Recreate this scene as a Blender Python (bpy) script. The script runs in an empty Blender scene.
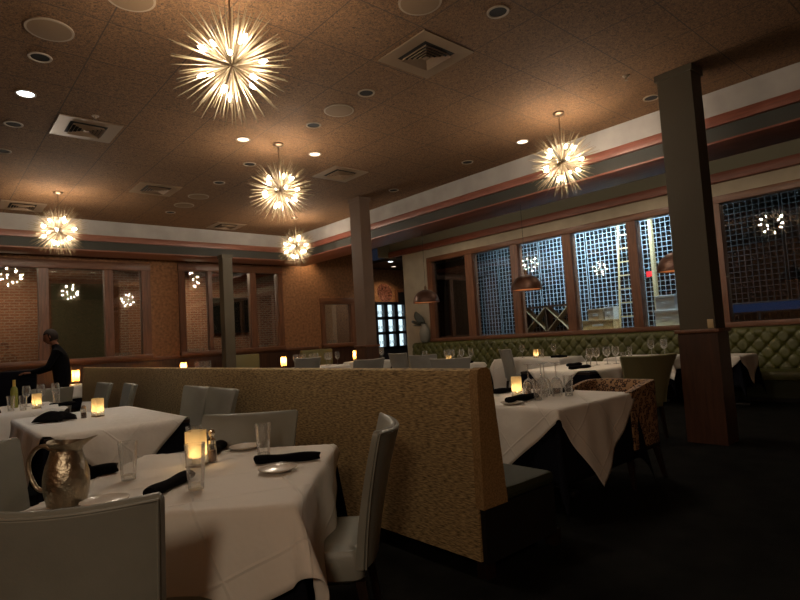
import bpy, bmesh, math, random
from mathutils import Vector, Matrix
random.seed(7)
PI = math.pi
SC = bpy.context.scene
COL = SC.collection

# ------------------------------------------------------------------ camera
cam_d = bpy.data.cameras.new('camera')
cam = bpy.data.objects.new('camera', cam_d)
COL.objects.link(cam)
R3 = Matrix(((0.7544102, 0.00059006, -0.656403), (-0.65368919, -0.09016754, -0.75137225), (-0.05962960, 0.99592644, -0.06763760)))
cam.matrix_world = Matrix.Translation((0, 0, 1.3)) @ R3.to_4x4()
cam_d.sensor_width = 36.0
cam_d.lens = 24.983
cam_d.clip_start = 0.05
cam_d.clip_end = 100
SC.camera = cam

# ------------------------------------------------------------------ world, exposure
w = bpy.data.worlds.new('night')
SC.world = w
w.use_nodes = True
w.node_tree.nodes['Background'].inputs[0].default_value = (0.02, 0.025, 0.04, 1)
w.node_tree.nodes['Background'].inputs[1].default_value = 0.3
SC.view_settings.view_transform = 'Standard'
SC.view_settings.look = 'None'
SC.view_settings.gamma = 1
SC.view_settings.use_curve_mapping = False
SC.view_settings.exposure = 0.42
SC.cycles.use_denoising = True
SC.cycles.max_bounces = 7
SC.cycles.diffuse_bounces = 4
SC.cycles.glossy_bounces = 4
SC.cycles.transparent_max_bounces = 24
SC.cycles.sample_clamp_indirect = 4
SC.cycles.caustics_reflective = False
SC.cycles.caustics_refractive = False

BULB = 455.0        # chandelier bulb emission
WARM = (1.0, 0.72, 0.42)
COOL = (0.62, 0.82, 1.0)


def lamp(name, kind, loc, energy, color, size=0.05, rot=None, spot=None, blend=0.6, sy=None):
    d = bpy.data.lights.new(name, kind)
    d.energy = energy
    d.color = color
    if kind == 'AREA':
        d.size = size
        if sy:
            d.shape = 'RECTANGLE'
            d.size_y = sy
    else:
        d.shadow_soft_size = size
    if spot:
        d.spot_size = spot
        d.spot_blend = blend
    o = bpy.data.objects.new(name, d)
    o.location = loc
    if rot:
        o.rotation_euler = rot
    COL.objects.link(o)
    return o


# cellar lamps hang under its ceiling between the glass wall and the racks
for yy, e in ((6.9, 48), (5.6, 58), (4.4, 30), (8.4, 9), (2.6, 5)):
    lamp('cellar_light', 'AREA', (10.68, yy, 3.54), e, COOL, 0.16, (0, math.radians(-16), 0), sy=1.0)
# the brick room behind the interior windows has its own lamps
lamp('bar_light', 'AREA', (1.6, 15.2, 3.5), 36, (1, 0.75, 0.5), 0.6)
lamp('bar_light', 'AREA', (5.8, 15.2, 3.5), 55, (1, 0.75, 0.5), 0.6)
# added fill along the back of the side soffit, brightens the upper wall
lamp('upper_wall_fill', 'AREA', (8.12, 5.6, 3.80), 17, (1, .80, .58), .1, (0, math.radians(-95), 0), sy=9.0)
# added weak fill behind the viewer, stands for unseen dining room lamps
lamp('rear_fill', 'POINT', (-1.6, -1.2, 2.6), 85, (1, .78, .55), .25)
lamp('bar_light', 'AREA', (9.4, 14.6, 3.5), 14, (0.8, 0.85, 0.8), 0.4)


# ------------------------------------------------------------------ materials
def newmat(name):
    m = bpy.data.materials.new(name)
    m.use_nodes = True
    nt = m.node_tree
    return m, nt, nt.nodes, nt.links, nt.nodes['Principled BSDF']


def pmat(name, col, rough=0.6, metal=0.0, spec=0.5, noise=None, bump=None, sheen=0.0):
    """noise=(scale, amount) mottles the colour, bump=(scale, strength)"""
    m, nt, N, L, b = newmat(name)
    b.inputs['Base Color'].default_value = (*col, 1)
    b.inputs['Roughness'].default_value = rough
    b.inputs['Metallic'].default_value = metal
    b.inputs['Specular IOR Level'].default_value = spec
    if sheen:
        b.inputs['Sheen Weight'].default_value = sheen
    tc = N.new('ShaderNodeTexCoord')
    if noise:
        n = N.new('ShaderNodeTexNoise')
        n.inputs['Scale'].default_value = noise[0]
        n.inputs['Detail'].default_value = 6
        L.new(tc.outputs['Object'], n.inputs['Vector'])
        r = N.new('ShaderNodeValToRGB')
        a = noise[1]
        r.color_ramp.elements[0].position = 0.3
        r.color_ramp.elements[1].position = 0.7
        r.color_ramp.elements[0].color = (*[c * (1 - a) for c in col], 1)
        r.color_ramp.elements[1].color = (*[min(1, c * (1 + a)) for c in col], 1)
        L.new(n.outputs['Fac'], r.inputs['Fac'])
        L.new(r.outputs['Color'], b.inputs['Base Color'])
    if bump:
        n2 = N.new('ShaderNodeTexNoise')
        n2.inputs['Scale'].default_value = bump[0]
        n2.inputs['Detail'].default_value = 4
        L.new(tc.outputs['Object'], n2.inputs['Vector'])
        bp = N.new('ShaderNodeBump')
        bp.inputs['Strength'].default_value = bump[1]
        bp.inputs['Distance'].default_value = 0.01
        L.new(n2.outputs['Fac'], bp.inputs['Height'])
        L.new(bp.outputs['Normal'], b.inputs['Normal'])
    return m


def wood(name, c1, c2, rough=0.45, axis=2):
    m, nt, N, L, b = newmat(name)
    tc = N.new('ShaderNodeTexCoord')
    mp = N.new('ShaderNodeMapping')
    s = [14, 14, 14]
    s[axis] = 1.2
    mp.inputs['Scale'].default_value = s
    n = N.new('ShaderNodeTexNoise')
    n.inputs['Scale'].default_value = 2.0
    n.inputs['Detail'].default_value = 7
    n.inputs['Distortion'].default_value = 0.6
    r = N.new('ShaderNodeValToRGB')
    r.color_ramp.elements[0].position = 0.3
    r.color_ramp.elements[1].position = 0.72
    r.color_ramp.elements[0].color = (*c1, 1)
    r.color_ramp.elements[1].color = (*c2, 1)
    L.new(tc.outputs['Object'], mp.inputs['Vector'])
    L.new(mp.outputs['Vector'], n.inputs['Vector'])
    L.new(n.outputs['Fac'], r.inputs['Fac'])
    L.new(r.outputs['Color'], b.inputs['Base Color'])
    b.inputs['Roughness'].default_value = rough
    return m


def emit(name, col, s):
    m, nt, N, L, b = newmat(name)
    N.remove(b)
    e = N.new('ShaderNodeEmission')
    e.inputs[0].default_value = (*col, 1)
    e.inputs[1].default_value = s
    L.new(e.outputs[0], N['Material Output'].inputs[0])
    return m


def glassmat(name, tint, refl=1.0, rough=0.0, base=0.0, blend=0.5, top=1.0, milky=0.0):
    """thin glass: clear where seen straight on, mirror-like at grazing angles"""
    m, nt, N, L, b = newmat(name)
    N.remove(b)
    t = N.new('ShaderNodeBsdfTransparent')
    t.inputs[0].default_value = (*tint, 1)
    g = N.new('ShaderNodeBsdfGlossy')
    g.inputs[0].default_value = (refl, refl, refl, 1)
    g.inputs['Roughness'].default_value = rough
    lw = N.new('ShaderNodeLayerWeight')
    lw.inputs['Blend'].default_value = blend
    mr = N.new('ShaderNodeMapRange')
    mr.inputs['To Min'].default_value = base
    mr.inputs['To Max'].default_value = top
    mx = N.new('ShaderNodeMixShader')
    L.new(lw.outputs['Fresnel'], mr.inputs['Value'])
    L.new(mr.outputs[0], mx.inputs[0])
    L.new(t.outputs[0], mx.inputs[1])
    if milky:  # white share at the edges stands in for refracted light
        df = N.new('ShaderNodeBsdfTranslucent')
        df.inputs[0].default_value = (.95, .93, .9, 1)
        d2 = N.new('ShaderNodeBsdfDiffuse')
        d2.inputs[0].default_value = (.95, .93, .9, 1)
        m2 = N.new('ShaderNodeMixShader')
        L.new(df.outputs[0], m2.inputs[1]); L.new(d2.outputs[0], m2.inputs[2])
        m3 = N.new('ShaderNodeMixShader')
        m3.inputs[0].default_value = milky
        L.new(g.outputs[0], m3.inputs[1]); L.new(m2.outputs[0], m3.inputs[2])
        L.new(m3.outputs[0], mx.inputs[2])
    else:
        L.new(g.outputs[0], mx.inputs[2])
    L.new(mx.outputs[0], N['Material Output'].inputs[0])
    return m


def m_ceiling():
    m, nt, N, L, b = newmat('fibre_ceiling_tile')
    tc = N.new('ShaderNodeTexCoord')
    n = N.new('ShaderNodeTexNoise')
    n.inputs['Scale'].default_value = 38
    n.inputs['Detail'].default_value = 5
    n.inputs['Roughness'].default_value = 0.75
    n.inputs['Distortion'].default_value = 1.5
    L.new(tc.outputs['Object'], n.inputs['Vector'])
    r = N.new('ShaderNodeValToRGB')
    e = r.color_ramp.elements
    e[0].position = 0.36
    e[0].color = (0.045, 0.023, 0.010, 1)
    e[1].position = 0.60
    e[1].color = (0.25, 0.122, 0.046, 1)
    L.new(n.outputs['Fac'], r.inputs['Fac'])
    # tile seams every 0.727 m
    sep = N.new('ShaderNodeSeparateXYZ')
    L.new(tc.outputs['Object'], sep.inputs[0])

    def seam(out, off):
        a = N.new('ShaderNodeMath'); a.operation = 'ADD'; a.inputs[1].default_value = off
        L.new(out, a.inputs[0])
        d = N.new('ShaderNodeMath'); d.operation = 'DIVIDE'; d.inputs[1].default_value = 0.727
        L.new(a.outputs[0], d.inputs[0])
        f = N.new('ShaderNodeMath'); f.operation = 'FRACT'
        L.new(d.outputs[0], f.inputs[0])
        c = N.new('ShaderNodeMath'); c.operation = 'COMPARE'
        c.inputs[1].default_value = 0.5
        c.inputs[2].default_value = 0.008
        L.new(f.outputs[0], c.inputs[0])
        return c.outputs[0]
    sx = seam(sep.outputs[0], 30 * 0.727 + 0.3635 - 1.2)
    sy = seam(sep.outputs[1], 30 * 0.727 + 0.3635 - 2.65)
    mx = N.new('ShaderNodeMath'); mx.operation = 'MAXIMUM'
    L.new(sx, mx.inputs[0]); L.new(sy, mx.inputs[1])
    mul = N.new('ShaderNodeMath'); mul.operation = 'MULTIPLY'; mul.inputs[1].default_value = 0.8
    L.new(mx.outputs[0], mul.inputs[0])
    mix = N.new('ShaderNodeMixRGB')
    mix.inputs[2].default_value = (0.05, 0.03, 0.017, 1)
    L.new(mul.outputs[0], mix.inputs[0])
    L.new(r.outputs['Color'], mix.inputs[1])
    L.new(mix.outputs[0], b.inputs['Base Color'])
    b.inputs['Roughness'].default_value = 0.9
    bp = N.new('ShaderNodeBump')
    bp.inputs['Strength'].default_value = 0.7
    bp.inputs['Distance'].default_value = 0.02
    L.new(n.outputs['Fac'], bp.inputs['Height'])
    L.new(bp.outputs['Normal'], b.inputs['Normal'])
    return m


def m_weave(name, c1, c2, sc=(40, 90)):
    """coarse woven upholstery with short horizontal threads"""
    m, nt, N, L, b = newmat(name)
    tc = N.new('ShaderNodeTexCoord')
    mp = N.new('ShaderNodeMapping')
    mp.inputs['Scale'].default_value = (sc[0], sc[0], sc[1])
    v = N.new('ShaderNodeTexVoronoi')
    v.inputs['Scale'].default_value = 1.0
    n = N.new('ShaderNodeTexNoise')
    n.inputs['Scale'].default_value = 1.6
    n.inputs['Detail'].default_value = 4
    L.new(tc.outputs['Object'], mp.inputs['Vector'])
    L.new(mp.outputs['Vector'], v.inputs['Vector'])
    L.new(mp.outputs['Vector'], n.inputs['Vector'])
    r = N.new('ShaderNodeValToRGB')
    r.color_ramp.elements[0].position = 0.30
    r.color_ramp.elements[1].position = 0.68
    r.color_ramp.elements[0].color = (*c1, 1)
    r.color_ramp.elements[1].color = (*c2, 1)
    L.new(n.outputs['Fac'], r.inputs['Fac'])
    L.new(r.outputs['Color'], b.inputs['Base Color'])
    bp = N.new('ShaderNodeBump')
    bp.inputs['Strength'].default_value = 0.5
    bp.inputs['Distance'].default_value = 0.004
    L.new(n.outputs['Fac'], bp.inputs['Height'])
    L.new(bp.outputs['Normal'], b.inputs['Normal'])
    b.inputs['Roughness'].default_value = 0.85
    return m


def m_brick():
    m, nt, N, L, b = newmat('red_brick')
    tc = N.new('ShaderNodeTexCoord')
    sep = N.new('ShaderNodeSeparateXYZ')
    cmb = N.new('ShaderNodeCombineXYZ')
    L.new(tc.outputs['Object'], sep.inputs[0])
    L.new(sep.outputs[0], cmb.inputs[0])
    L.new(sep.outputs[2], cmb.inputs[1])
    t = N.new('ShaderNodeTexBrick')
    t.inputs['Scale'].default_value = 1.0
    t.inputs['Brick Width'].default_value = 0.20
    t.inputs['Row Height'].default_value = 0.07
    t.inputs['Mortar Size'].default_value = 0.012
    t.inputs['Color1'].default_value = (0.22, 0.085, 0.045, 1)
    t.inputs['Color2'].default_value = (0.30, 0.13, 0.07, 1)
    t.inputs['Mortar'].default_value = (0.33, 0.24, 0.18, 1)
    L.new(cmb.outputs[0], t.inputs['Vector'])
    L.new(t.outputs['Color'], b.inputs['Base Color'])
    b.inputs['Roughness'].default_value = 0.9
    return m


def m_cloth():
    m, nt, N, L, b = newmat('white_linen')
    uv = N.new('ShaderNodeUVMap')
    sep = N.new('ShaderNodeSeparateXYZ')
    L.new(uv.outputs[0], sep.inputs[0])
    outs = []
    for k in (0, 1):
        # pressed fold ridges every 0.37 m of cloth
        d = N.new('ShaderNodeMath'); d.operation = 'DIVIDE'; d.inputs[1].default_value = 0.37
        a = N.new('ShaderNodeMath'); a.operation = 'ADD'; a.inputs[1].default_value = 50.5
        f = N.new('ShaderNodeMath'); f.operation = 'FRACT'
        s = N.new('ShaderNodeMath'); s.operation = 'SUBTRACT'; s.inputs[1].default_value = 0.5
        ab = N.new('ShaderNodeMath'); ab.operation = 'ABSOLUTE'
        mr = N.new('ShaderNodeMapRange')
        mr.inputs['From Min'].default_value = 0.0
        mr.inputs['From Max'].default_value = 0.025
        mr.inputs['To Min'].default_value = 1.0
        mr.inputs['To Max'].default_value = 0.0
        L.new(sep.outputs[k], d.inputs[0]); L.new(d.outputs[0], a.inputs[0]); L.new(a.outputs[0], f.inputs[0])
        L.new(f.outputs[0], s.inputs[0]); L.new(s.outputs[0], ab.inputs[0]); L.new(ab.outputs[0], mr.inputs['Value'])
        outs.append(mr.outputs[0])
    mx = N.new('ShaderNodeMath'); mx.operation = 'MAXIMUM'
    L.new(outs[0], mx.inputs[0]); L.new(outs[1], mx.inputs[1])
    n = N.new('ShaderNodeTexNoise')
    n.inputs['Scale'].default_value = 7
    n.inputs['Detail'].default_value = 3
    L.new(uv.outputs[0], n.inputs['Vector'])
    ad = N.new('ShaderNodeMath'); ad.operation = 'MULTIPLY_ADD'; ad.inputs[1].default_value = 0.4
    L.new(mx.outputs[0], ad.inputs[0]); L.new(n.outputs['Fac'], ad.inputs[2])
    bp = N.new('ShaderNodeBump')
    bp.inputs['Strength'].default_value = 0.7
    bp.inputs['Distance'].default_value = 0.011
    L.new(ad.outputs[0], bp.inputs['Height'])
    L.new(bp.outputs['Normal'], b.inputs['Normal'])
    b.inputs['Base Color'].default_value = (0.72, 0.68, 0.62, 1)
    b.inputs['Roughness'].default_value = 0.85
    b.inputs['Specular IOR Level'].default_value = 0.2
    return m


def m_leopard():
    m, nt, N, L, b = newmat('patterned_fabric')
    tc = N.new('ShaderNodeTexCoord')
    v = N.new('ShaderNodeTexVoronoi')
    v.feature = 'F1'
    v.inputs['Scale'].default_value = 30
    L.new(tc.outputs['Object'], v.inputs['Vector'])
    r = N.new('ShaderNodeValToRGB')
    r.color_ramp.interpolation = 'CONSTANT'
    e = r.color_ramp.elements
    e[0].position = 0.0; e[0].color = (0.26, 0.14, 0.06, 1)
    e[1].position = 0.32; e[1].color = (0.035, 0.014, 0.008, 1)
    x = e.new(0.52); x.color = (0.34, 0.20, 0.10, 1)
    L.new(v.outputs['Distance'], r.inputs['Fac'])
    L.new(r.outputs['Color'], b.inputs['Base Color'])
    b.inputs['Roughness'].default_value = 0.8
    return m


def m_translucent(name, col, gl=0.0):
    m, nt, N, L, b = newmat(name)
    N.remove(b)
    t = N.new('ShaderNodeBsdfTranslucent')
    t.inputs[0].default_value = (*col, 1)
    d = N.new('ShaderNodeBsdfDiffuse')
    d.inputs[0].default_value = (*col, 1)
    mx = N.new('ShaderNodeMixShader')
    mx.inputs[0].default_value = 0.25
    L.new(t.outputs[0], mx.inputs[1])
    L.new(d.outputs[0], mx.inputs[2])
    L.new(mx.outputs[0], N['Material Output'].inputs[0])
    return m


M = dict(
    ceiling=m_ceiling(),
    white_band=pmat('cream_soffit_paint', (0.36, 0.33, 0.30), 0.8, noise=(3, 0.12)),
    pink_wood=wood('red_stained_wood', (0.17, 0.05, 0.03), (0.28, 0.095, 0.06), 0.45, 1),
    pink_wood_x=wood('red_stained_wood_cross', (0.16, 0.055, 0.03), (0.26, 0.10, 0.06), 0.45, 0),
    green_dark=pmat('dark_green_grey_paint', (0.034, 0.033, 0.025), 0.7),
    green_grey=pmat('sage_paint', (0.20, 0.185, 0.13), 0.8),
    beige=pmat('beige_wall_paint', (0.40, 0.34, 0.25), 0.8, noise=(4, 0.08)),
    brown_wall=pmat('red_brown_textured_wall', (0.26, 0.12, 0.052), 0.8, noise=(16, 0.35), bump=(60, 0.35)),
    frame=wood('brown_window_wood', (0.10, 0.038, 0.018), (0.19, 0.08, 0.038), 0.4, 2),
    frame_y=wood('brown_window_wood_rail', (0.10, 0.038, 0.018), (0.19, 0.08, 0.038), 0.4, 1),
    frame_x=wood('brown_window_wood_rail_cross', (0.10, 0.038, 0.018), (0.19, 0.08, 0.038), 0.4, 0),
    col_olive=pmat('olive_column_paint', (0.075, 0.060, 0.036), 0.7),
    col_wood=wood('dark_red_panel_wood', (0.035, 0.013, 0.006), (0.075, 0.028, 0.012), 0.4, 2),
    carpet=pmat('black_carpet', (0.0055, 0.0056, 0.0048), 0.95, spec=0.1, noise=(5, 0.6), bump=(180, 0.6)),
    brick=m_brick(),
    weave=m_weave('tan_weave', (0.085, 0.054, 0.020), (0.48, 0.335, 0.15), (15, 95)),
    weave_end=m_weave('tan_weave_trim', (0.17, 0.095, 0.032), (0.32, 0.195, 0.075), (60, 60)),
    tuft=pmat('olive_leather', (0.07, 0.07, 0.014), 0.42, noise=(5, 0.2)),
    seat_green=pmat('dark_green_leather', (0.024, 0.027, 0.013), 0.65, spec=0.25),
    booth_olive=pmat('olive_booth_leather', (0.15, 0.13, 0.05), 0.5),
    black=pmat('black_paint', (0.008, 0.007, 0.007), 0.5),
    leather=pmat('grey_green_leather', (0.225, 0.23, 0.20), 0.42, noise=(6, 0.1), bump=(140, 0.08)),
    leather_lit=pmat('lit_grey_leather', (0.27, 0.26, 0.235), 0.42, noise=(6, 0.08), bump=(140, 0.08)),  # lighter copy of the leather, brighter light put into its colour
    green_lea=pmat('moss_green_leather', (0.21, 0.20, 0.10), 0.5),
    leg=wood('espresso_wood', (0.012, 0.007, 0.005), (0.028, 0.014, 0.009), 0.35),
    leopard=m_leopard(),
    cloth=m_cloth(),
    black_cloth=pmat('black_linen', (0.006, 0.006, 0.010), 1.0, spec=0.08),
    napkin=pmat('black_napkin', (0.0045, 0.004, 0.0045), 1.0, spec=0.08, bump=(40, 0.4)),
    glass=glassmat('clear_drinking_glass', (0.975, 0.975, 0.97), 1.0, 0.05, 0.07, 0.33, 0.62, 0.42),
    thickglass=glassmat('thick_glass_base', (0.88, 0.88, 0.86), 1.0, 0.10, 0.14, 0.4, 0.55, 0.5),
    pane=glassmat('window_glass', (0.85, 0.88, 0.88), 0.9, 0.0, 0.10, 0.30),
    pane_dim=glassmat('interior_window_glass', (0.78, 0.78, 0.76), 0.9, 0.0, 0.14, 0.30),
    china=pmat('white_china', (0.62, 0.57, 0.50), 0.2),
    gold=pmat('champagne_gold_metal', (0.22, 0.165, 0.092), 0.5, 0.35),
    bronze=pmat('dark_bronze', (0.16, 0.10, 0.06), 0.4, 0.8),
    bulb=emit('bulb_glow', (1.0, 0.85, 0.67), BULB),
    copper=pmat('brown_copper_shade', (0.075, 0.032, 0.018), 0.45, 0.5),
    copper_in=pmat('pale_copper_lining', (0.75, 0.45, 0.28), 0.5, 0.2),
    pewter=pmat('hammered_pewter', (0.42, 0.37, 0.28), 0.32, 1.0, bump=(55, 0.5)),
    vent=pmat('painted_vent', (0.25, 0.165, 0.10), 0.5, 0.1),
    vent_dark=pmat('vent_dark', (0.010, 0.008, 0.007), 0.9),
    ring=pmat('downlight_trim', (0.30, 0.22, 0.15), 0.45),
    speaker=pmat('speaker_mesh', (0.19, 0.115, 0.06), 0.7),
    lit_cool=emit('lit_downlight', (0.80, 0.93, 1.0), 7),
    lit_warm=emit('warm_downlight', (1.0, 0.82, 0.6), 2.2),
    wrap=m_translucent('lit_parchment', (0.72, 0.58, 0.34)),
    wrap_lamp=m_translucent('lit_lamp_shade', (0.38, 0.24, 0.09)),
    wax=pmat('candle_wax', (0.85, 0.7, 0.45), 0.5),
    flame=emit('flame', (1.0, 0.62, 0.22), 26),
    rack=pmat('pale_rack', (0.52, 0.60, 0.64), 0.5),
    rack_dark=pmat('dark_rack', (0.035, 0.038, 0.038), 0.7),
    bottle=pmat('dark_bottle', (0.006, 0.008, 0.007), 0.35),
    foil=pmat('bottle_foil', (0.20, 0.018, 0.02), 0.4, 0.3),
    ladder=pmat('pale_ladder_wood', (0.62, 0.47, 0.25), 0.6),
    card=pmat('cardboard', (0.66, 0.50, 0.32), 0.8),
    crate=pmat('pine_crate', (0.55, 0.38, 0.2), 0.7),
    paper=pmat('white_paper', (0.76, 0.73, 0.68), 0.8),
    bin_wood=pmat('dark_bin_wood', (0.07, 0.035, 0.018), 0.5),
    red=emit('red_reflection_glow', (1.0, 0.05, 0.06), 1.6),
    tv=pmat('dark_screen', (0.006, 0.010, 0.009), 0.15),
    door_green=pmat('dark_green_door', (0.05, 0.06, 0.03), 0.5),
    cube_lit=emit('backlit_cubby', (0.52, 0.70, 0.80), 1.2),
    plate_red=pmat('glazed_brown_plate', (0.14, 0.055, 0.035), 0.2, noise=(18, 0.8)),
    cloth_dark=pmat('dark_clothing', (0.0045, 0.0045, 0.006), 0.95, spec=0.12),
    skin=pmat('skin', (0.26, 0.11, 0.06), 0.6),
    hair=pmat('dark_hair', (0.014, 0.006, 0.004), 0.8),
    wine_green=pmat('olive_glass_bottle', (0.22, 0.22, 0.04), 0.35),
    foil_gold=pmat('gold_foil', (0.75, 0.5, 0.12), 0.4, 0.4),
    pepper=pmat('peppercorn_fill', (0.09, 0.03, 0.012), 0.6),
    vase=pmat('grey_vase', (0.20, 0.19, 0.16), 0.6),
    leaf=pmat('dark_leaf', (0.02, 0.022, 0.014), 0.4),
    blue=emit('blue_reflection_glow', (0.03, 0.14, 0.42), 0.09),
    outlet=pmat('almond_plate', (0.5, 0.38, 0.2), 0.5),
)


# ------------------------------------------------------------------ mesh helpers
class MB:
    def __init__(self):
        self.bm = bmesh.new()

    def box(self, c, s, bev=0.0, rz=0.0):
        r = bmesh.ops.create_cube(self.bm, size=1.0)
        vs = r['verts']
        bmesh.ops.scale(self.bm, vec=s, verts=vs)
        if bev:
            es = list({e for v in vs for e in v.link_edges})
            rr = bmesh.ops.bevel(self.bm, geom=es, offset=bev, segments=2, affect='EDGES', profile=0.5)
            vs = list({v for f in rr['faces'] for v in f.verts} | {v for v in vs if v.is_valid})
        if rz:
            bmesh.ops.rotate(self.bm, cent=(0, 0, 0), matrix=Matrix.Rotation(rz, 3, 'Z'), verts=vs)
        bmesh.ops.translate(self.bm, vec=c, verts=vs)
        return self

    def b2(self, x0, x1, y0, y1, z0, z1, bev=0.0):
        return self.box(((x0 + x1) / 2, (y0 + y1) / 2, (z0 + z1) / 2), (x1 - x0, y1 - y0, z1 - z0), bev)

    def loft(self, loops, cap0=True, cap1=True, closed=True):
        rows = [[self.bm.verts.new(p) for p in lp] for lp in loops]
        n = len(rows[0])
        for a, b in zip(rows, rows[1:]):
            for i in range(n if closed else n - 1):
                j = (i + 1) % n
                self.bm.faces.new((a[i], a[j], b[j], b[i]))
        if cap0:
            self.bm.faces.new(rows[0][::-1])
        if cap1:
            self.bm.faces.new(rows[-1])
        return self

    def lathe(self, prof, seg=20, c=(0, 0, 0), cap0=False, cap1=False):
        return self.loft([[(c[0] + r * math.cos(2 * PI * i / seg), c[1] + r * math.sin(2 * PI * i / seg), c[2] + z)
                           for i in range(seg)] for r, z in prof], cap0, cap1)

    def tube(self, pts, r, seg=10, cap=True):
        pts = [Vector(p) for p in pts]
        loops = []
        rr = r if isinstance(r, (list, tuple)) else [r] * len(pts)
        up = None
        for i, p in enumerate(pts):
            t = (pts[min(i + 1, len(pts) - 1)] - pts[max(i - 1, 0)]).normalized()
            if up is None:
                up = Vector((0, 0, 1)) if abs(t.z) < 0.9 else Vector((1, 0, 0))
            a = t.cross(up).normalized()
            b = a.cross(t).normalized()
            up = b
            loops.append([p + (a * math.cos(2 * PI * k / seg) + b * math.sin(2 * PI * k / seg)) * rr[i] for k in range(seg)])
        return self.loft(loops, cap, cap)

    def grid(self, fn, nu, nv):
        rows = [[self.bm.verts.new(fn(i / nu, j / nv)) for j in range(nv + 1)] for i in range(nu + 1)]
        for i in range(nu):
            for j in range(nv):
                self.bm.faces.new((rows[i][j], rows[i + 1][j], rows[i + 1][j + 1], rows[i][j + 1]))
        return self

    def build(self, name, mat, parent=None, smooth=True, solid=0.0, sub=0):
        bmesh.ops.recalc_face_normals(self.bm, faces=self.bm.faces)
        me = bpy.data.meshes.new(name)
        self.bm.to_mesh(me)
        self.bm.free()
        me.materials.append(mat)
        if smooth:
            for p in me.polygons:
                p.use_smooth = True
            me.set_sharp_from_angle(angle=math.radians(42))
        o = bpy.data.objects.new(name, me)
        COL.objects.link(o)
        if parent:
            o.parent = parent
        if sub:
            md = o.modifiers.new('subdivision', 'SUBSURF')
            md.levels = md.render_levels = sub
        if solid:
            md = o.modifiers.new('solid', 'SOLIDIFY')
            md.thickness = solid
            md.offset = -1
        return o


def tag(o, label, cat, group=None):
    o['label'] = label
    o['category'] = cat
    if group:
        o['group'] = group
    return o


def thing(name, label, cat, loc=(0, 0, 0), rz=0.0, group=None):
    o = bpy.data.objects.new(name, None)
    o.empty_display_size = 0.1
    COL.objects.link(o)
    o.location = loc
    o.rotation_euler = (0, 0, rz)
    return tag(o, label, cat, group)


def dup(root, loc, rz=None, label=None, group=None, scale=None):
    r = root.copy()
    COL.objects.link(r)
    r.location = loc
    if rz is not None:
        r.rotation_euler = (0, 0, rz)
    if scale:
        r.scale = scale
    if label:
        r['label'] = label
    if group:
        r['group'] = group
    for ch in list(root.children):
        c = ch.copy()
        COL.objects.link(c)
        c.parent = r
        for g in ch.children:
            d = g.copy()
            COL.objects.link(d)
            d.parent = c
    return r


class Kind:
    """builds a thing once, copies it afterwards"""
    def __init__(self, make):
        self.make, self.first = make, None

    def put(self, loc, rz, label, group=None, scale=None):
        if self.first is None:
            o = self.make()
            self.first = o
            o.location = loc
            o.rotation_euler = (0, 0, rz)
            o['label'] = label
            if group:
                o['group'] = group
            if scale:
                o.scale = scale
            return o
        o = dup(self.first, loc, rz, label, group, scale or (1, 1, 1))
        if not group and 'group' in o:
            del o['group']
        return o


def struct(o):
    o['kind'] = 'structure'
    return o


# ------------------------------------------------------------------ setting: floor, ceiling, walls
X0, X1, Y0, Y1 = -3.2, 10.4, -3.2, 13.5       # dining room
XB, YB = 7.3, 12.4                             # edges of the raised ceiling
struct(MB().b2(X0 - .2, 15, Y0 - .2, 17.2, -0.1, 0.0).build('floor', M['carpet']))
struct(MB().b2(X0, XB + .02, Y0, YB + .02, 4.05, 4.15).build('ceiling', M['ceiling'], smooth=False))
struct(MB().b2(XB + .02, 10.6, Y0, YB, 4.05, 4.15).b2(X0, 10.6, YB + .02, Y1 + .2, 4.05, 4.15)
       .build('ceiling_perimeter', M['green_dark'], smooth=False))

# soffit around the raised ceiling: cream face, red wood trim, dark band, lip
s = MB().b2(XB, XB + .75, Y0, YB + .75, 3.62, 4.05)
struct(s.build('wall_soffit_side', M['white_band'], smooth=False))
struct(MB().b2(XB + .03, XB + .75, Y0, YB + .75, 3.44, 3.62).build('trim_1', M['green_dark'], smooth=False))
struct(MB().b2(XB - .025, XB + .05, Y0, YB - .025, 3.62, 3.745, .006).build('trim_2', M['pink_wood']))
struct(MB().b2(XB - .01, XB + .76, Y0, YB + .76, 3.415, 3.44, .004).build('trim_3', M['pink_wood']))
struct(MB().b2(X0, XB, YB, YB + .75, 3.62, 4.05).build('wall_soffit_back', M['white_band'], smooth=False))
struct(MB().b2(X0, XB + .03, YB + .03, YB + .75, 3.44, 3.62).build('trim_4', M['green_dark'], smooth=False))
struct(MB().b2(X0, XB - .025, YB - .025, YB + .05, 3.62, 3.745, .006).build('trim_5', M['pink_wood_x']))
struct(MB().b2(X0, XB - .01, YB - .01, YB + .76, 3.415, 3.44, .004).build('trim_6', M['pink_wood_x']))

# far sides of the room (behind the camera)
struct(MB().b2(X0 - .2, X0, Y0 - .2, 17.2, 0, 4.15).build('wall_left', M['brown_wall'], smooth=False))
struct(MB().b2(X0, 15, Y0 - .2, Y0, 0, 4.15).build('wall_front', M['brown_wall'], smooth=False))


def holed(axis, p, th, lo, hi, z0, z1, holes, name, mat):
    """wall with rectangular openings; holes = (a0, a1, za, zb) sorted"""
    mb = MB()

    def bx(a, b, za, zb):
        if b - a < 1e-4 or zb - za < 1e-4:
            return
        if axis == 'y':
            mb.b2(a, b, p, p + th, za, zb)
        else:
            mb.b2(p, p + th, a, b, za, zb)
    cur = lo
    for a0, a1, za, zb in holes:
        bx(cur, a0, z0, z1)
        bx(a0, a1, z0, za)
        bx(a0, a1, zb, z1)
        cur = a1
    bx(cur, hi, z0, z1)
    return struct(mb.build(name, mat, smooth=False))


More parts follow.
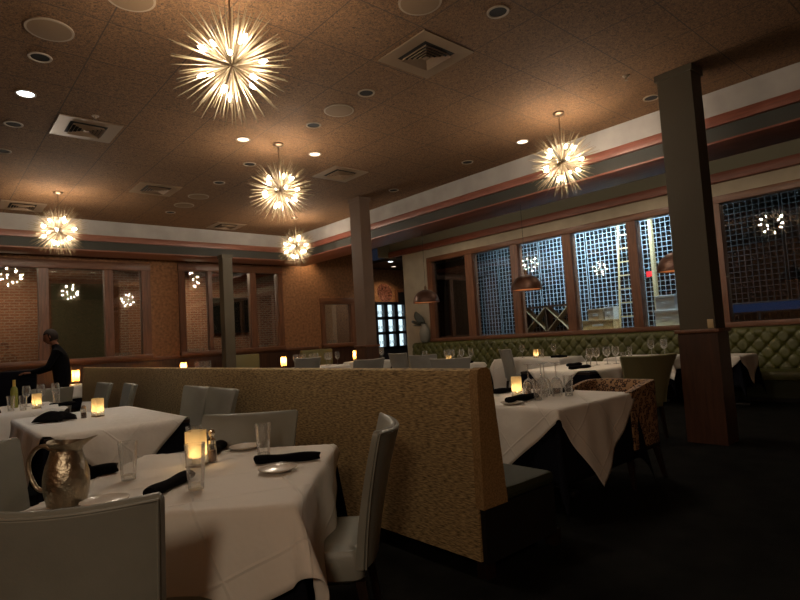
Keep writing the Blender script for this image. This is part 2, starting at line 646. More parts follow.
holed('y', Y1, .16, X0, 10.6, 0, 4.15,
      [(-1.6, 4.07, 1.22, 3.36), (4.76, 7.51, 1.22, 3.40), (8.75, 9.90, 1.20, 2.56)], 'wall_back', M['brown_wall'])
# wine wall: sill wall and header above the glass, beige end pier
holed('x', X1, .16, Y0, 11.7, 0, 3.62, [(Y0 + .3, 3.56, 1.20, 3.36), (3.62, 10.66, 1.20, 3.36)], 'wall_right', M['beige'])
struct(MB().b2(X1 - .04, X1 + .16, Y0, 12.25, 3.78, 4.05).build('wall_upper_right', M['green_grey'], smooth=False))
struct(MB().b2(X1 - .09, X1 + .02, Y0, 12.25, 3.62, 3.78, .01).build('trim_7', M['pink_wood']))
# low wall band beneath the interior windows
struct(MB().b2(X0, 8.6, Y1 - .05, Y1, 1.12, 1.2, .01).build('trim_8', M['frame_x']))
struct(MB().b2(X0, 10.3, Y1 - .025, Y1, 0, 1.12).build('trim_9', M['col_wood'], smooth=False))
# alcove beyond the beige pier
struct(MB().b2(10.0, 15, 12.2, 12.3, 3.62, 4.15).build('wall_alcove_header', M['green_grey'], smooth=False))
struct(MB().b2(10.6, 15, 12.0, 14.6, 3.62, 3.7).build('ceiling_alcove', M['green_dark'], smooth=False))
struct(MB().b2(10.5, 15, 14.3, 14.46, 0, 3.7).build('wall_alcove', M['brown_wall'], smooth=False))
struct(MB().b2(14.9, 15.06, 11.6, 14.4, 0, 3.7).build('wall_alcove_side', M['brown_wall'], smooth=False))
struct(MB().b2(10.44, 10.6, 13.5, 14.4, 0, 3.7).build('wall_alcove_corner', M['brown_wall'], smooth=False))
dr = MB().b2(12.35, 13.2, 14.24, 14.3, 0, 2.85).build('door_1', M['black'], smooth=False); struct(dr)
MB().b2(12.27, 12.35, 14.22, 14.3, 0, 2.93).b2(13.2, 13.28, 14.22, 14.3, 0, 2.93).b2(12.35, 13.2, 14.22, 14.3, 2.85, 2.93).build('door_frame', M['frame'], dr)

# cellar shell behind the wine wall
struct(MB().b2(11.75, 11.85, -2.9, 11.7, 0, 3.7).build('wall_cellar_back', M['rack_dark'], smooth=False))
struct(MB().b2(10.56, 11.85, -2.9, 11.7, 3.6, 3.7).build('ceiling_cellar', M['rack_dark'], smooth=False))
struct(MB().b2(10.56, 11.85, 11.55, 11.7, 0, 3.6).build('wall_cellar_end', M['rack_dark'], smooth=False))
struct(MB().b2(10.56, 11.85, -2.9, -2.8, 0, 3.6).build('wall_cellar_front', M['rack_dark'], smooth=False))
# bar room behind the interior windows
struct(MB().b2(X0, 10.44, 16.4, 16.5, 0, 3.7).build('wall_brick', M['brick'], smooth=False))
struct(MB().b2(X0, 10.44, Y1 + .16, 16.5, 3.6, 3.7).build('ceiling_bar', M['green_dark'], smooth=False))
struct(MB().b2(10.30, 10.44, Y1 + .16, 16.4, 0, 3.6).build('wall_bar_end', M['brown_wall'], smooth=False))
dg = struct(MB().b2(2.55, 4.0, 16.3, 16.4, 0, 3.2).build('door_2', M['door_green'], smooth=False))
MB().b2(2.42, 2.55, 16.28, 16.4, 0, 3.3).b2(4.0, 4.13, 16.28, 16.4, 0, 3.3).b2(2.55, 4.0, 16.28, 16.4, 3.2, 3.3).build('door_frame', M['frame'], dg)


# columns
def column(n, x, y, wx, wy, mat, ztop=4.05, base=True):
    o = struct(MB().b2(x, x + wx, y, y + wy, 1.2 if base else 0, ztop - .05).build('pillar_' + str(n), mat, smooth=False))
    MB().b2(x - .02, x + wx + .02, y - .02, y + wy + .02, ztop - .07, ztop).build('capital', mat, o, False)
    if base:
        MB().b2(x - .02, x + wx + .02, y - .02, y + wy + .02, 0, 1.16).build('wood_panelling', M['col_wood'], o, False)
        MB().b2(x - .045, x + wx + .045, y - .045, y + wy + .045, 1.16, 1.2, .008).build('cap_rail', M['frame'], o)
    return o


c1 = column(1, 6.27, 2.22, .27, .36, M['col_olive'])
MB().b2(6.266, 6.272, 2.235, 2.295, 1.205, 1.30, .002).build('switch_plate', M['outlet'], c1)
column(2, 6.40, 8.34, .24, .33, pmat('taupe_column_paint', (0.15, 0.095, 0.065), 0.7))
column(3, 5.26, 12.08, .23, .23, M['col_olive'], 3.44, False)


# ------------------------------------------------------------------ windows
def win_y(n, a0, a1, z0, z1, mulls, fw=.12):
    """interior window in the back wall: frame with mullions and one pane"""
    y = Y1
    f = MB().b2(a0 - .02, a0 + fw, y - .06, y + .12, z0, z1).b2(a1 - fw, a1 + .02, y - .06, y + .12, z0, z1)
    for ma, mb_ in mulls:
        f.b2(ma, mb_, y - .05, y + .1, z0, z1)
    o = struct(f.build('window_%d' % n, M['frame'], smooth=False))
    MB().b2(a0 - .03, a1 + .03, y - .07, y + .12, z1 - .17, z1 + .01, .01).build('top_rail', M['frame_x'], o)
    MB().b2(a0 - .03, a1 + .03, y - .10, y + .14, z0 - .06, z0 + .05, .01).build('window_sill', M['frame_x'], o)
    MB().b2(a0 + fw, a1 - fw, y + .03, y + .038, z0 + .05, z1 - .16).build('pane', M['pane_dim'], o, False)


win_y(1, -1.6, 4.07, 1.22, 3.36, [(-.6, -.44), (.6, .76), (1.89, 2.07), (3.13, 3.30)], .17)
win_y(2, 4.76, 7.51, 1.22, 3.40, [(5.46, 5.56), (6.58, 6.75)], .13)
win_y(3, 8.75, 9.90, 1.20, 2.56, [], .11)


def win_x(n, b0, b1, mulls):
    z0, z1 = 1.20, 3.36
    x = X1
    f = MB()
    for ma, mb_ in mulls:
        f.b2(x - .07, x + .12, ma, mb_, z0, z1)
    o = struct(f.build('window_%d' % n, M['frame'], smooth=False))
    MB().b2(x - .08, x + .12, b0, b1, z1 - .10, z1 + .03, .01).build('top_rail', M['frame_y'], o)
    MB().b2(x - .12, x + .14, b0, b1, z0 - .06, z0 + .03, .01).build('window_sill', M['frame_y'], o)
    for (p, q), (r_, s_) in zip(mulls, mulls[1:]):
        MB().b2(x + .02, x + .03, min(q, r_), max(q, r_), z0 + .03, z1 - .1).build('pane', M['pane'], o, False)


win_x(4, 3.5, 10.66, [(3.56, 3.64), (4.90, 5.08), (6.30, 6.50), (7.68, 7.88), (9.05, 9.29), (10.48, 10.66)])
win_x(5, -2.9, 3.56, [(-2.9, -2.75), (.2, .4), (3.42, 3.56)])


# ------------------------------------------------------------------ ceiling fittings
def downlight(x, y, label, lit=None, z=4.05, r=.095, spot=None):
    t = thing('recessed_downlight', label, 'ceiling light', (x, y, z), 0, 'recessed ceiling lights')
    MB().lathe([(r * .8, -.002), (r * .82, -.010), (r, -.010), (r * 1.02, 0.0)], 24).build('trim_ring', M['ring'], t)
    MB().lathe([(r * .8, -.003), (r * .02, -.003)], 24, cap1=True).build('lens', lit or M['vent_dark'], t)
    if spot:
        e, col, ang = spot
        lamp('downlight_beam', 'SPOT', (x, y, z - .03), e, col, .04, (0, 0, 0), math.radians(ang), .8)
    return t


DL = [(.85, 5.76, 'dark unlit downlight beside the round speaker at upper left'),
      (.85, 7.62, 'dark unlit downlight just past the one lit bright white'),
      (.85, 8.69, 'dark unlit downlight farthest along the left edge of the ceiling'),
      (3.79, 4.70, 'dark unlit downlight beside the middle round ceiling speaker'),
      (3.79, 5.80, 'dark unlit downlight between the middle speaker and the small lit downlights'),
      (3.79, 7.60, 'dark unlit downlight just left of the middle chandelier canopy'),
      (3.79, 8.72, 'dark unlit downlight second past the middle chandelier row'),
      (3.79, 11.08, 'small dark downlight near the far soffit in the middle row'),
      (6.71, 7.67, 'dark unlit downlight beside the top of the middle column'),
      (3.78, 2.82, 'large dark downlight nearest the big square vent, top of picture'),
      (6.80, 2.88, 'dark unlit downlight beside the top of the big right column'),
      (6.68, 5.80, 'dark unlit downlight past the lit one by the right chandelier')]
for x, y, lb in DL:
    downlight(x, y, lb)
downlight(.85, 6.66, 'bright white lit downlight at the left of the ceiling', M['lit_cool'], spot=(30, (.85, .95, 1), 70))
downlight(3.27, 6.71, 'lit downlight left of the middle chandelier', M['lit_warm'], spot=(40, WARM, 70))
downlight(4.39, 6.72, 'lit downlight right of the middle chandelier', M['lit_warm'], spot=(40, WARM, 70))
downlight(6.68, 4.72, 'lit downlight left of the right chandelier', M['lit_warm'], spot=(50, WARM, 70))
downlight(10.85, 12.75, 'lit downlight in the alcove ceiling by the beige pier', M['lit_cool'], 3.62, spot=(60, (1, .9, .75), 120))
downlight(11.7, 13.6, 'lit downlight above the display shelf in the alcove', M['lit_warm'], 3.62, spot=(50, WARM, 130))
for yy_, lb_ in ((4.4, 'unseen lit downlight added above the banquette beside the big right column'), (6.7, 'unseen lit downlight added above the banquette before the cartons'), (9.2, 'unseen lit downlight added above the banquette before the plank screen')):
    downlight(9.15, yy_, lb_, M['lit_warm'], spot=(24, (1, .80, .58), 165))  # added lamps hidden behind the soffit, brighten upper wall and banquette
downlight(8.25, 13.2, 'lit downlight washing the wall above the small interior window', M['lit_warm'], spot=(50, WARM, 100))


def speaker(x, y, label, r=.18):
    t = thing('ceiling_speaker', label, 'speaker', (x, y, 4.05), 0, 'round ceiling speakers')
    MB().lathe([(r * .9, -.012), (r, -.012), (r, 0)], 32).build('rim', M['ring'], t)
    MB().lathe([(r * .91, -.011), (.001, -.016)], 32, cap1=True).build('grille', M['speaker'], t)


for x, y, lb in ((.84, 5.21, 'round ceiling speaker at upper left above a dark downlight'),
                 (3.80, 5.25, 'round ceiling speaker between two dark downlights, middle row'),
                 (3.82, 9.70, 'flat round ceiling speaker, nearer of the two beyond the middle chandelier'),
                 (3.82, 10.42, 'flat round ceiling speaker, farther of the two beyond the middle chandelier'),
                 (3.13, 3.11, 'round ceiling speaker at the top edge near the big vent'),
                 (1.25, 4.38, 'round ceiling speaker at the top edge left of the big chandelier')):
    speaker(x, y, lb)


def make_vent():
    t = thing('ceiling_vent', '', 'vent', group='square ceiling vents')
    h = .335
    f = MB()
    for a, b in ((h, .20),):
        f.loft([[(-a, -a, 0), (a, -a, 0), (a, a, 0), (-a, a, 0)],
                [(-a, -a, -.012), (a, -a, -.012), (a, a, -.012), (-a, a, -.012)],
                [(-b, -b, -.006), (b, -b, -.006), (b, b, -.006), (-b, b, -.006)]], False, False)
    f.build('frame', M['vent'], t, False)
    MB().b2(-.2, .2, -.2, .2, -.0035, -.0015).build('duct_opening', M['vent_dark'], t, False)
    for a in (.175, .137, .099, .061):
        b = a - .016
        MB().loft([[(-a, -a, -.034), (a, -a, -.034), (a, a, -.034), (-a, a, -.034)],
                   [(-b, -b, -.010), (b, -b, -.010), (b, b, -.010), (-b, b, -.010)]], False, False).build('louver', M['vent'], t, False, solid=.003)
    MB().loft([[(-.03, -.03, -.03), (.03, -.03, -.03), (.03, .03, -.03), (-.03, .03, -.03)],
               [(-.012, -.012, -.008), (.012, -.012, -.008), (.012, .012, -.008), (-.012, .012, -.008)]], True, True).build('center_plate', M['vent'], t, False)
    return t


vent = Kind(make_vent)
for x, y, lb in ((3.78, 3.72, 'big square louvred vent nearest, right of the largest chandelier'),
                 (1.55, 7.37, 'square louvred vent above the left chandelier, near the lit downlight'),
                 (3.05, 9.60, 'square louvred vent between left and middle chandeliers'),
                 (5.27, 7.34, 'square louvred vent right of the middle chandelier'),
                 (5.27, 11.85, 'small far square vent behind the middle chandeliers by the soffit'),
                 (1.42, 11.73, 'far square vent behind the left chandelier by the soffit')):
    vent.put((x, y, 4.05), 0, lb, 'square ceiling vents')


def make_sprk():
    t = thing('fire_sprinkler', '', 'sprinkler', group='ceiling sprinklers')
    MB().lathe([(.04, 0), (.038, -.006), (.015, -.01), (.012, -.03), (.004, -.035)], 14, cap1=True).build('escutcheon', M['ring'], t)
    MB().lathe([(.001, -.05), (.022, -.05), (.022, -.053), (.001, -.053)], 14).tube([(.012, 0, -.03), (.02, 0, -.04), (.004, 0, -.05)], .003, 6).tube([(-.012, 0, -.03), (-.02, 0, -.04), (-.004, 0, -.05)], .003, 6).build('deflector', M['bronze'], t)
    return t


spk = Kind(make_sprk)
spk.put((1.55, 6.90, 4.05), 0, 'small fire sprinkler beside the left square vent', 'ceiling sprinklers')
spk.put((5.95, 2.77, 4.05), 0, 'small fire sprinkler on the ceiling left of the big right column', 'ceiling sprinklers')


# ------------------------------------------------------------------ chandeliers
def fib(n):
    out = []
    for i in range(n):
        z = 1 - 2 * (i + .5) / n
        r = math.sqrt(1 - z * z)
        a = i * PI * (3 - math.sqrt(5))
        out.append(Vector((r * math.cos(a), r * math.sin(a), z)))
    return out


def make_chandelier():
    t = thing('starburst_chandelier', '', 'chandelier', group='starburst chandeliers')
    rng = random.Random(3)
    MB().lathe([(.001, .035), (.03, .03), (.042, .0), (.03, -.03), (.001, -.035)], 16).build('hub', M['bronze'], t)
    MB().tube([(0, 0, .03), (0, 0, .63)], .007, 8).build('stem', M['bronze'], t)
    MB().lathe([(.001, .65), (.07, .65), (.075, .635), (.05, .615), (.012, .61), (.009, .60)], 24).build('canopy', M['bronze'], t)
    bd = fib(13)
    sp = MB()
    sp.loft([[(r * math.cos(a), r * math.sin(a), z) for a in (0, 1.2566, 2.5133, 3.7699, 5.0265)]
             for r, z in ((.0030, .03), (.0036, .3), (.0034, .8), (.0016, 1.0))])
    one = None
    rest = MB()
    view = Vector((-.64, -.64, -.42)).normalized()
    dirs = fib(190)
    dirs.sort(key=lambda d: -d.dot(view))
    for k, d in enumerate(dirs):
        d = (d + Vector((rng.uniform(-.09, .09), rng.uniform(-.09, .09), rng.uniform(-.09, .09)))).normalized()
        ln = rng.choice((.44, .42, .39, .35, .46))
        q = d.to_track_quat('Z', 'Y')
        if k < 100:
            if one is None:
                one = sp.build('spike', M['gold'], t)
                o = one
            else:
                o = one.copy()
                COL.objects.link(o)
                o.parent = t
            o.rotation_mode = 'QUATERNION'
            o.rotation_quaternion = q
            o.scale = (1, 1, ln)
        else:
            rest.tube([d * .03, d * .3 * ln, d * .8 * ln, d * ln], [.0030, .0036, .0034, .0016], 5)
    r_ = rest.build('spikes', M['gold'], t)
    r_['kind'] = 'stuff'
    bone = None
    for d in bd:
        d = (d + Vector((rng.uniform(-.1, .1), rng.uniform(-.1, .1), rng.uniform(-.1, .1)))).normalized()
        q = d.to_track_quat('Z', 'Y')
        if bone is None:
            bone = MB().lathe([(.002, .205), (.011, .212), (.0142, .227), (.010, .247), (.0025, .265)], 10, cap0=True, cap1=True).build('bulb', M['bulb'], t)
            sock = MB().lathe([(.006, .03), (.006, .16), (.010, .165), (.010, .20)], 8).build('bulb_arm', M['bronze'], t)
            b, s_ = bone, sock
        else:
            b, s_ = bone.copy(), sock.copy()
            for z in (b, s_):
                COL.objects.link(z)
                z.parent = t
        for z in (b, s_):
            z.rotation_mode = 'QUATERNION'
            z.rotation_quaternion = q
    return t


chand = Kind(make_chandelier)
for x, y, rz, lb in ((1.77, 3.77, 0, 'largest nearest starburst chandelier, upper left of the middle'),
                     (3.74, 6.62, .3, 'starburst chandelier of the middle pair, nearer and higher one'),
                     (6.20, 3.80, -.25, 'starburst chandelier at the right, in front of the cream soffit'),
                     (1.77, 10.49, .2, 'starburst chandelier at far left, in front of the brown window'),
                     (6.21, 10.43, -.3, 'smallest farthest starburst chandelier beside the middle column')):
    chand.put((x, y, 3.395), rz, lb, 'starburst chandeliers')


# ------------------------------------------------------------------ dome pendants
def make_pendant():
    t = thing('dome_pendant', '', 'pendant lamp', group='copper dome pendants')
    R = .262
    prof = [(R * math.cos(a), .255 * math.sin(a)) for a in [i * PI / 2 / 12 for i in range(12)]] + [(.025, .257)]
    MB().lathe(prof, 36).build('shade', M['copper'], t)
    MB().lathe([(r * .97, z * .97 + .002) for r, z in prof], 36).build('lining', M['copper_in'], t)
    MB().lathe([(R + .004, -.006), (R + .004, .006), (R - .012, .006), (R - .012, -.006), (R + .004, -.006)], 36).build('rim', M['copper'], t)
    MB().lathe([(.028, .250), (.028, .31), (.012, .33), (.006, .34)], 14, cap1=True).build('cap', M['bronze'], t)
    MB().tube([(0, 0, .33), (0, 0, 1.435)], .004, 6).build('cord', M['black'], t)
    MB().lathe([(.001, .06), (.03, .07), (.04, .11), (.02, .16), (.015, .25)], 14).build('bulb', emit('pendant_bulb', (1, .6, .3), 7), t)
    return t


pend = Kind(make_pendant)
for y, lb in ((8.02, 'copper dome pendant farthest away, in front of the dark planked bay'),
              (5.58, 'copper dome pendant in the middle, in front of the lattice wine racks'),
              (3.12, 'copper dome pendant partly behind the big right column')):
    pend.put((7.7, y, 1.975), 0, lb, 'copper dome pendants')
    lamp('pendant_glow', 'SPOT', (7.7, y, 2.06), 11, (1, .66, .36), .03, (0, 0, 0), math.radians(120), .6)

# ------------------------------------------------------------------ wine racks and cellar things
def lattice_rack(y0, y1, z0, z1, x, cell_w, cell_h, mat, name, label, dep=.26, bars=.0095):
    t = thing(name, label, 'wine rack', (x, (y0 + y1) / 2, 0))
    L_ = (y1 - y0) / 2
    ny = max(1, round((y1 - y0) / cell_w))
    nz = max(1, round((z1 - z0) / cell_h))
    m = MB()
    dv = MB()
    for i in range(ny + 1):
        yy = -L_ + (y1 - y0) * i / ny
        m.b2(0, .02, yy - bars / 2, yy + bars / 2, z0, z1)
        dv.b2(.02, dep, yy - .005, yy + .005, z0, z1)
    for j in range(nz + 1):
        zz = z0 + (z1 - z0) * j / nz
        m.b2(.004, .022, -L_, L_, zz - bars / 2, zz + bars / 2)
        dv.b2(.03, dep, -L_, L_, zz - .005, zz + .005)
    m.build('lattice', mat, t, False)
    dv.build('dividers', M['rack_dark'], t, False)  # dark material puts the shade inside the cells into the colour
    MB().b2(0, dep, -L_, L_, 0, z0).build('plinth', M['rack_dark'], t, False)
    MB().b2(dep, dep + .02, -L_, L_, 0, z1).build('back_panel', M['black'], t, False)
    return t, ny, nz


def make_bottle_end():
    o = MB().lathe([(.001, -.012), (.012, -.012), (.013, .05), (.034, .10), (.037, .12), (.037, .25), (.001, .255)], 12).build('wine_bottle', M['bottle'])
    return tag(o, '', 'bottle')


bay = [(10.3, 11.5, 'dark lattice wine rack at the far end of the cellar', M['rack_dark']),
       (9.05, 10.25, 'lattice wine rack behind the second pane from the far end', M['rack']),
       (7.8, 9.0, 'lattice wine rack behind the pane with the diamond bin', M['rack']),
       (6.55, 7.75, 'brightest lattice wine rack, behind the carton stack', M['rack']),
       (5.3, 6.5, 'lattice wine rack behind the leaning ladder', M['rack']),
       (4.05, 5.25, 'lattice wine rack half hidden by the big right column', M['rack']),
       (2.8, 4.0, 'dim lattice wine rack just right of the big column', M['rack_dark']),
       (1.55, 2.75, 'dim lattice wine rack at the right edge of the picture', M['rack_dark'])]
proto_b = None
rb = random.Random(11)
for k, (a, b, lb, mt) in enumerate(bay):
    t, ny, nz = lattice_rack(a, b, .95, 3.5, 11.3, .1, .098, mt, 'wine_rack', lb)
    t['group'] = 'lattice wine racks'
    if k == 0:
        continue
    cells = [(i, j) for i in range(ny) for j in range(2, nz)]
    rb.shuffle(cells)
    for i, j in cells[:42]:
        loc = (11.3 - rb.choice((0.0, .02, .05)), a + 1.2 * (i + .5) / ny, .95 + 2.55 * (j + .5) / nz - .006)
        if proto_b is None:
            o = proto_b = make_bottle_end()
            o.rotation_euler = (0, PI / 2, 0)
        else:
            o = proto_b.copy()
            COL.objects.link(o)
        if rb.random() < .0:
            pass
        o.location = loc
        o['label'] = 'dark wine bottle lying in a cell of the lattice racks'
        o['category'] = 'bottle'
        o['group'] = 'wine bottles in the cellar racks'

# plank curtain of the far bay
t = thing('plank_screen', 'dark brown vertical plank screen behind the farthest wine wall pane', 'screen', (10.98, 10.5, 0))
pl = MB()
for i in range(9):
    pl.b2(-.01, .015 + .006 * (i % 2), -.95 + i * .17, -.79 + i * .17, .02, 3.3)
pl.build('planks', M['bin_wood'], t, False)
MB().b2(.02, .05, -.95, .6, .4, .5).b2(.02, .05, -.95, .6, 2.6, 2.7).build('batten', M['bin_wood'], t, False)

# diamond bin
t = thing('diamond_wine_bin', 'dark wooden diamond wine bin low behind the middle pane', 'wine bin', (11.0, 7.5, 0))
MB().b2(0, .26, -.62, .62, 1.22, 1.25).b2(0, .26, -.62, .62, 1.80, 1.84).b2(0, .26, -.62, -.59, 1.25, 1.80).b2(0, .26, .59, .62, 1.25, 1.80).b2(0, .26, -.015, .015, 1.25, 1.8).b2(0.02, .25, -.6, .6, 0, 1.22).build('case', M['bin_wood'], t, False)
dm = MB()
for c in (-.305, .305):
    for sg in (1, -1):
        a = [(0, c - .29, 1.525 - sg * .275 - .012), (.24, c - .29, 1.525 - sg * .275 - .012), (.24, c - .29, 1.525 - sg * .275 + .012), (0, c - .29, 1.525 - sg * .275 + .012)]
        b = [(0, c + .29, 1.525 + sg * .275 - .012), (.24, c + .29, 1.525 + sg * .275 - .012), (.24, c + .29, 1.525 + sg * .275 + .012), (0, c + .29, 1.525 + sg * .275 + .012)]
        dm.loft([a, b])
dm.build('cross_slats', M['crate'], t, False)

# ladder leaning on the racks
t = thing('rolling_ladder', 'pale wooden ladder leaning against the lit wine racks', 'ladder', (11.0, 5.52, 0))
for sy in (-.17, .17):
    MB().tube([(-.18, sy, .02), (.22, sy, 3.42)], .024, 6).build('rail', M['ladder'], t)
for i in range(11):
    z = .32 + i * .285
    x = -.18 + .4 * z / 3.4
    MB().b2(x - .02, x + .03, -.17, .17, z - .012, z + .012).build('rung', M['ladder'], t, False)
t = thing('upright_ladder', 'pale pole ladder seen edge on beside the window post', 'ladder', (11.12, 4.98, 0))
for sx in (-.0, .07):
    MB().b2(sx - .015, sx + .015, -.03, .03, .02, 3.42).build('rail', M['ladder'], t, False)
for i in range(11):
    MB().b2(0, .07, -.015, .015, .3 + i * .285, .32 + i * .285).build('rung', M['ladder'], t, False)


def crate(y0, y1, z0, z1, x0, x1, mat, name, label, cat):
    t = thing(name, label, cat, ((x0 + x1) / 2, (y0 + y1) / 2, z0))
    hx, hy, h = (x1 - x0) / 2, (y1 - y0) / 2, z1 - z0
    MB().b2(-hx, hx, -hy, hy, 0, h * .97, .006).build('body', mat, t, False)
    MB().b2(-hx - .004, hx + .004, -hy - .004, hy + .004, h * .86, h, .004).build('lid', mat, t, False)
    MB().b2(-hx - .006, -hx + .01, -hy * .35, hy * .35, h * .35, h * .55, .002).build('hand_slot' if cat == 'box' else 'slat', M['paper'], t, False)
    return t


MB_t = thing('cellar_counter', 'low cellar counter carrying the cartons and crates', 'counter', (10.86, 5.4, 0))
MB().b2(-.17, .2, -1.05, 1.12, .0, 1.19).build('body', M['rack_dark'], MB_t, False)
MB().b2(-.2, .22, -1.07, 1.14, 1.19, 1.225, .005).build('worktop', M['ladder'], MB_t, False)
crate(5.72, 6.42, 1.225, 1.42, 10.74, 11.04, M['crate'], 'wooden_crate', 'long pale wooden crate at the bottom of the carton stack', 'crate')
crate(5.95, 6.30, 1.42, 1.66, 10.78, 11.02, M['card'], 'carton', 'brown carton standing on the long wooden crate', 'box')
crate(5.72, 5.92, 1.42, 1.68, 10.78, 11.02, M['paper'], 'carton', 'white carton standing beside the brown one on the crate', 'box')
crate(4.42, 4.86, 1.225, 1.52, 10.74, 11.04, M['paper'], 'carton', 'large white carton next to the big right column, lower one', 'box')
crate(4.48, 4.84, 1.52, 1.80, 10.76, 11.02, M['paper'], 'carton', 'white carton stacked on top of the large one by the column', 'box')
o = thing('red_reflection', 'small glowing red panel added in the wine cellar for a red reflection', 'reflection', (11.22, 5.07, 2.22))  # added glowing panel in place of a red reflection in the glass
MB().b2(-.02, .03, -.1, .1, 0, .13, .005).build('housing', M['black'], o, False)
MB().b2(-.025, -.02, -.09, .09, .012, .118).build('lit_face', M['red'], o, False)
o = thing('blue_reflection', 'blue glowing strip added low behind the right wine pane for a reflection', 'display', (11.2, 2.75, 1.36))  # added glowing strip and housing in place of a blurred blue reflection
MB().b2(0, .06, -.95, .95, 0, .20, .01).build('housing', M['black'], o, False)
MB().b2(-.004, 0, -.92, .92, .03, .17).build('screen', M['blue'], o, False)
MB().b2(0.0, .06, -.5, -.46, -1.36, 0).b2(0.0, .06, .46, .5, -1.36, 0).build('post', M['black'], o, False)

# ------------------------------------------------------------------ alcove display shelf, plate, vase
t = thing('display_shelf', 'black three by three cubby shelf with backlit white glassware niches', 'shelf', (11.5, 13.62, 0))
W = .64
fr = MB()
fr.b2(-W, W, .0, .3, 0, 1.0).b2(-W, W, .15, .3, 1.0, 2.42)
for i in range(4):
    xx = -W + 2 * W * i / 3
    fr.b2(xx - (.075 if 0 < i < 3 else 0) + (0 if i < 3 else -.075), xx + (.075 if i < 3 else 0), 0, .16, 1.0, 2.42)
    zz = 1.0 + 1.42 * i / 3
    fr.b2(-W, W, 0, .16, zz - .045, zz + .045)
fr.build('case', M['black'], t, False)
for i in range(3):
    for j in range(3):
        cx, cz = -W + 2 * W * (i + .5) / 3 , 1.0 + 1.42 * (j + .5) / 3
        MB().b2(cx - .15, cx + .15, .14, .149, cz - .2, cz + .2).build('lit_back', M['cube_lit'], t, False)
sg = 0
for i in range(3):
    for j in range(3):
        cx, cz = 11.5 - W + 2 * W * (i + .5) / 3, 1.0 + 1.42 * j / 3 + .05
        for q in (-.06, .07):
            if rb.random() < .75:
                o = MB().lathe([(.03, 0), (.03, .006), (.005, .012), (.005, .08), (.035, .11), (.04, .15), (.03, .19)], 12, cap0=True).build('stemmed_glass', M['thickglass'])
                o.location = (cx + q, 13.69, cz - .005)
                tag(o, 'small stemmed glass in a backlit niche of the black cubby shelf', 'glass', 'glassware in the display shelf')
t = thing('decorative_plate', 'round red brown glazed plate standing on the black cubby shelf', 'plate', (11.35, 13.75, 2.42))
pm = MB().lathe([(.001, -.02), (.2, -.012), (.30, .03), (.31, .035), (.29, .035), (.19, .0), (.001, -.005)], 32)
bmesh.ops.rotate(pm.bm, cent=(0, 0, 0), matrix=Matrix.Rotation(PI / 2 - .12, 3, 'X'), verts=pm.bm.verts)
bmesh.ops.translate(pm.bm, vec=(0, 0, .34), verts=pm.bm.verts)
pm.build('dish', M['plate_red'], t)
MB().b2(-.08, .08, -.04, .1, 0, .03).tube([(-.06, .06, .02), (-.05, .10, .35)], .008, 6).tube([(.06, .06, .02), (.05, .10, .35)], .008, 6).build('stand', M['black'], t)

t = thing('leaf_vase', 'grey vase with dark upright leaves on the ledge at the banquette end', 'vase', (10.24, 10.80, 1.13))
MB().lathe([(.08, 0), (.13, .06), (.15, .25), (.125, .38), (.07, .46), (.075, .50)], 20, cap0=True).build('vase_body', M['vase'], t)
for k, (dx, dy, h, tw) in enumerate(((-.10, .14, 1.98, -.8), (-.05, .30, 1.75, -.5), (-.06, .02, 1.70, -1.0), (-.08, .22, 1.62, -.6))):
    def lf(u, v, dx=dx, dy=dy, h=h, tw=tw):
        z = .45 + (h - 1.13 - .45) * v
        wdt = .12 * math.sin(PI * min(1, max(0.02, v * .92 + .04))) ** .8
        a = (u - .5) * 2 * wdt
        return (dx * v + a * math.cos(tw), dy * v * 1.3 + a * math.sin(tw) + .03 * math.sin(3 * v), z - abs(u - .5) * .02)
    MB().grid(lf, 4, 12).build('leaf', M['leaf'], t, solid=.003)


# ------------------------------------------------------------------ long booth divider
DX, DY0, DY1 = 2.24, 2.0, 11.35
t = thing('booth_divider', 'long tan woven booth back running diagonally across the room', 'booth', (DX, DY0, 0))
Ld = DY1 - DY0


def prof_loop(y):
    p = [(-.005, .10), (-.0, .6), (.01, 1.06), (.022, 1.098), (.05, 1.108), (.09, 1.106), (.112, 1.085), (.13, .95), (.16, .65), (.185, .40), (.185, .10)]
    return [(x, y, z) for x, z in p]


MB().loft([prof_loop(y) for y in (.035, .5, Ld - .035)]).build('back', M['weave'], t)
for a, b in ((-.012, .045), (Ld - .045, Ld + .012)):
    pr = [(x * 1.0 + (-.004 if x < .08 else .004), max(z, .375) + (.006 if z > .5 else 0)) for _, x, z in [(0, q[0], q[2]) for q in prof_loop(0)]]
    pr = [q for k_, q in enumerate(pr) if k_ != 0 or True]
    MB().loft([[(x, a, z) for x, z in pr], [(x, b, z) for x, z in pr]]).build('end_panel', M['weave_end'], t)
MB().b2(.19, .66, .0, Ld, .372, .45, .03).build('seat', M['seat_green'], t)
MB().b2(.012, .64, .0, Ld, .09, .372).build('seat_base', M['black'], t, False)
for yy in (.06, 2.4, 4.7, 7.0, Ld - .06):
    for xx in (.06, .68):
        MB().b2(xx - .035, xx + .035, yy - .035, yy + .035, 0, .09).build('leg', M['leg'], t, False)

# ------------------------------------------------------------------ tufted banquette along the wine wall
BY0, BY1 = 2.3, 11.25
t = thing('tufted_banquette', 'long olive tufted leather banquette below the wine wall', 'banquette', (9.68, BY0, 0))
Lb = BY1 - BY0


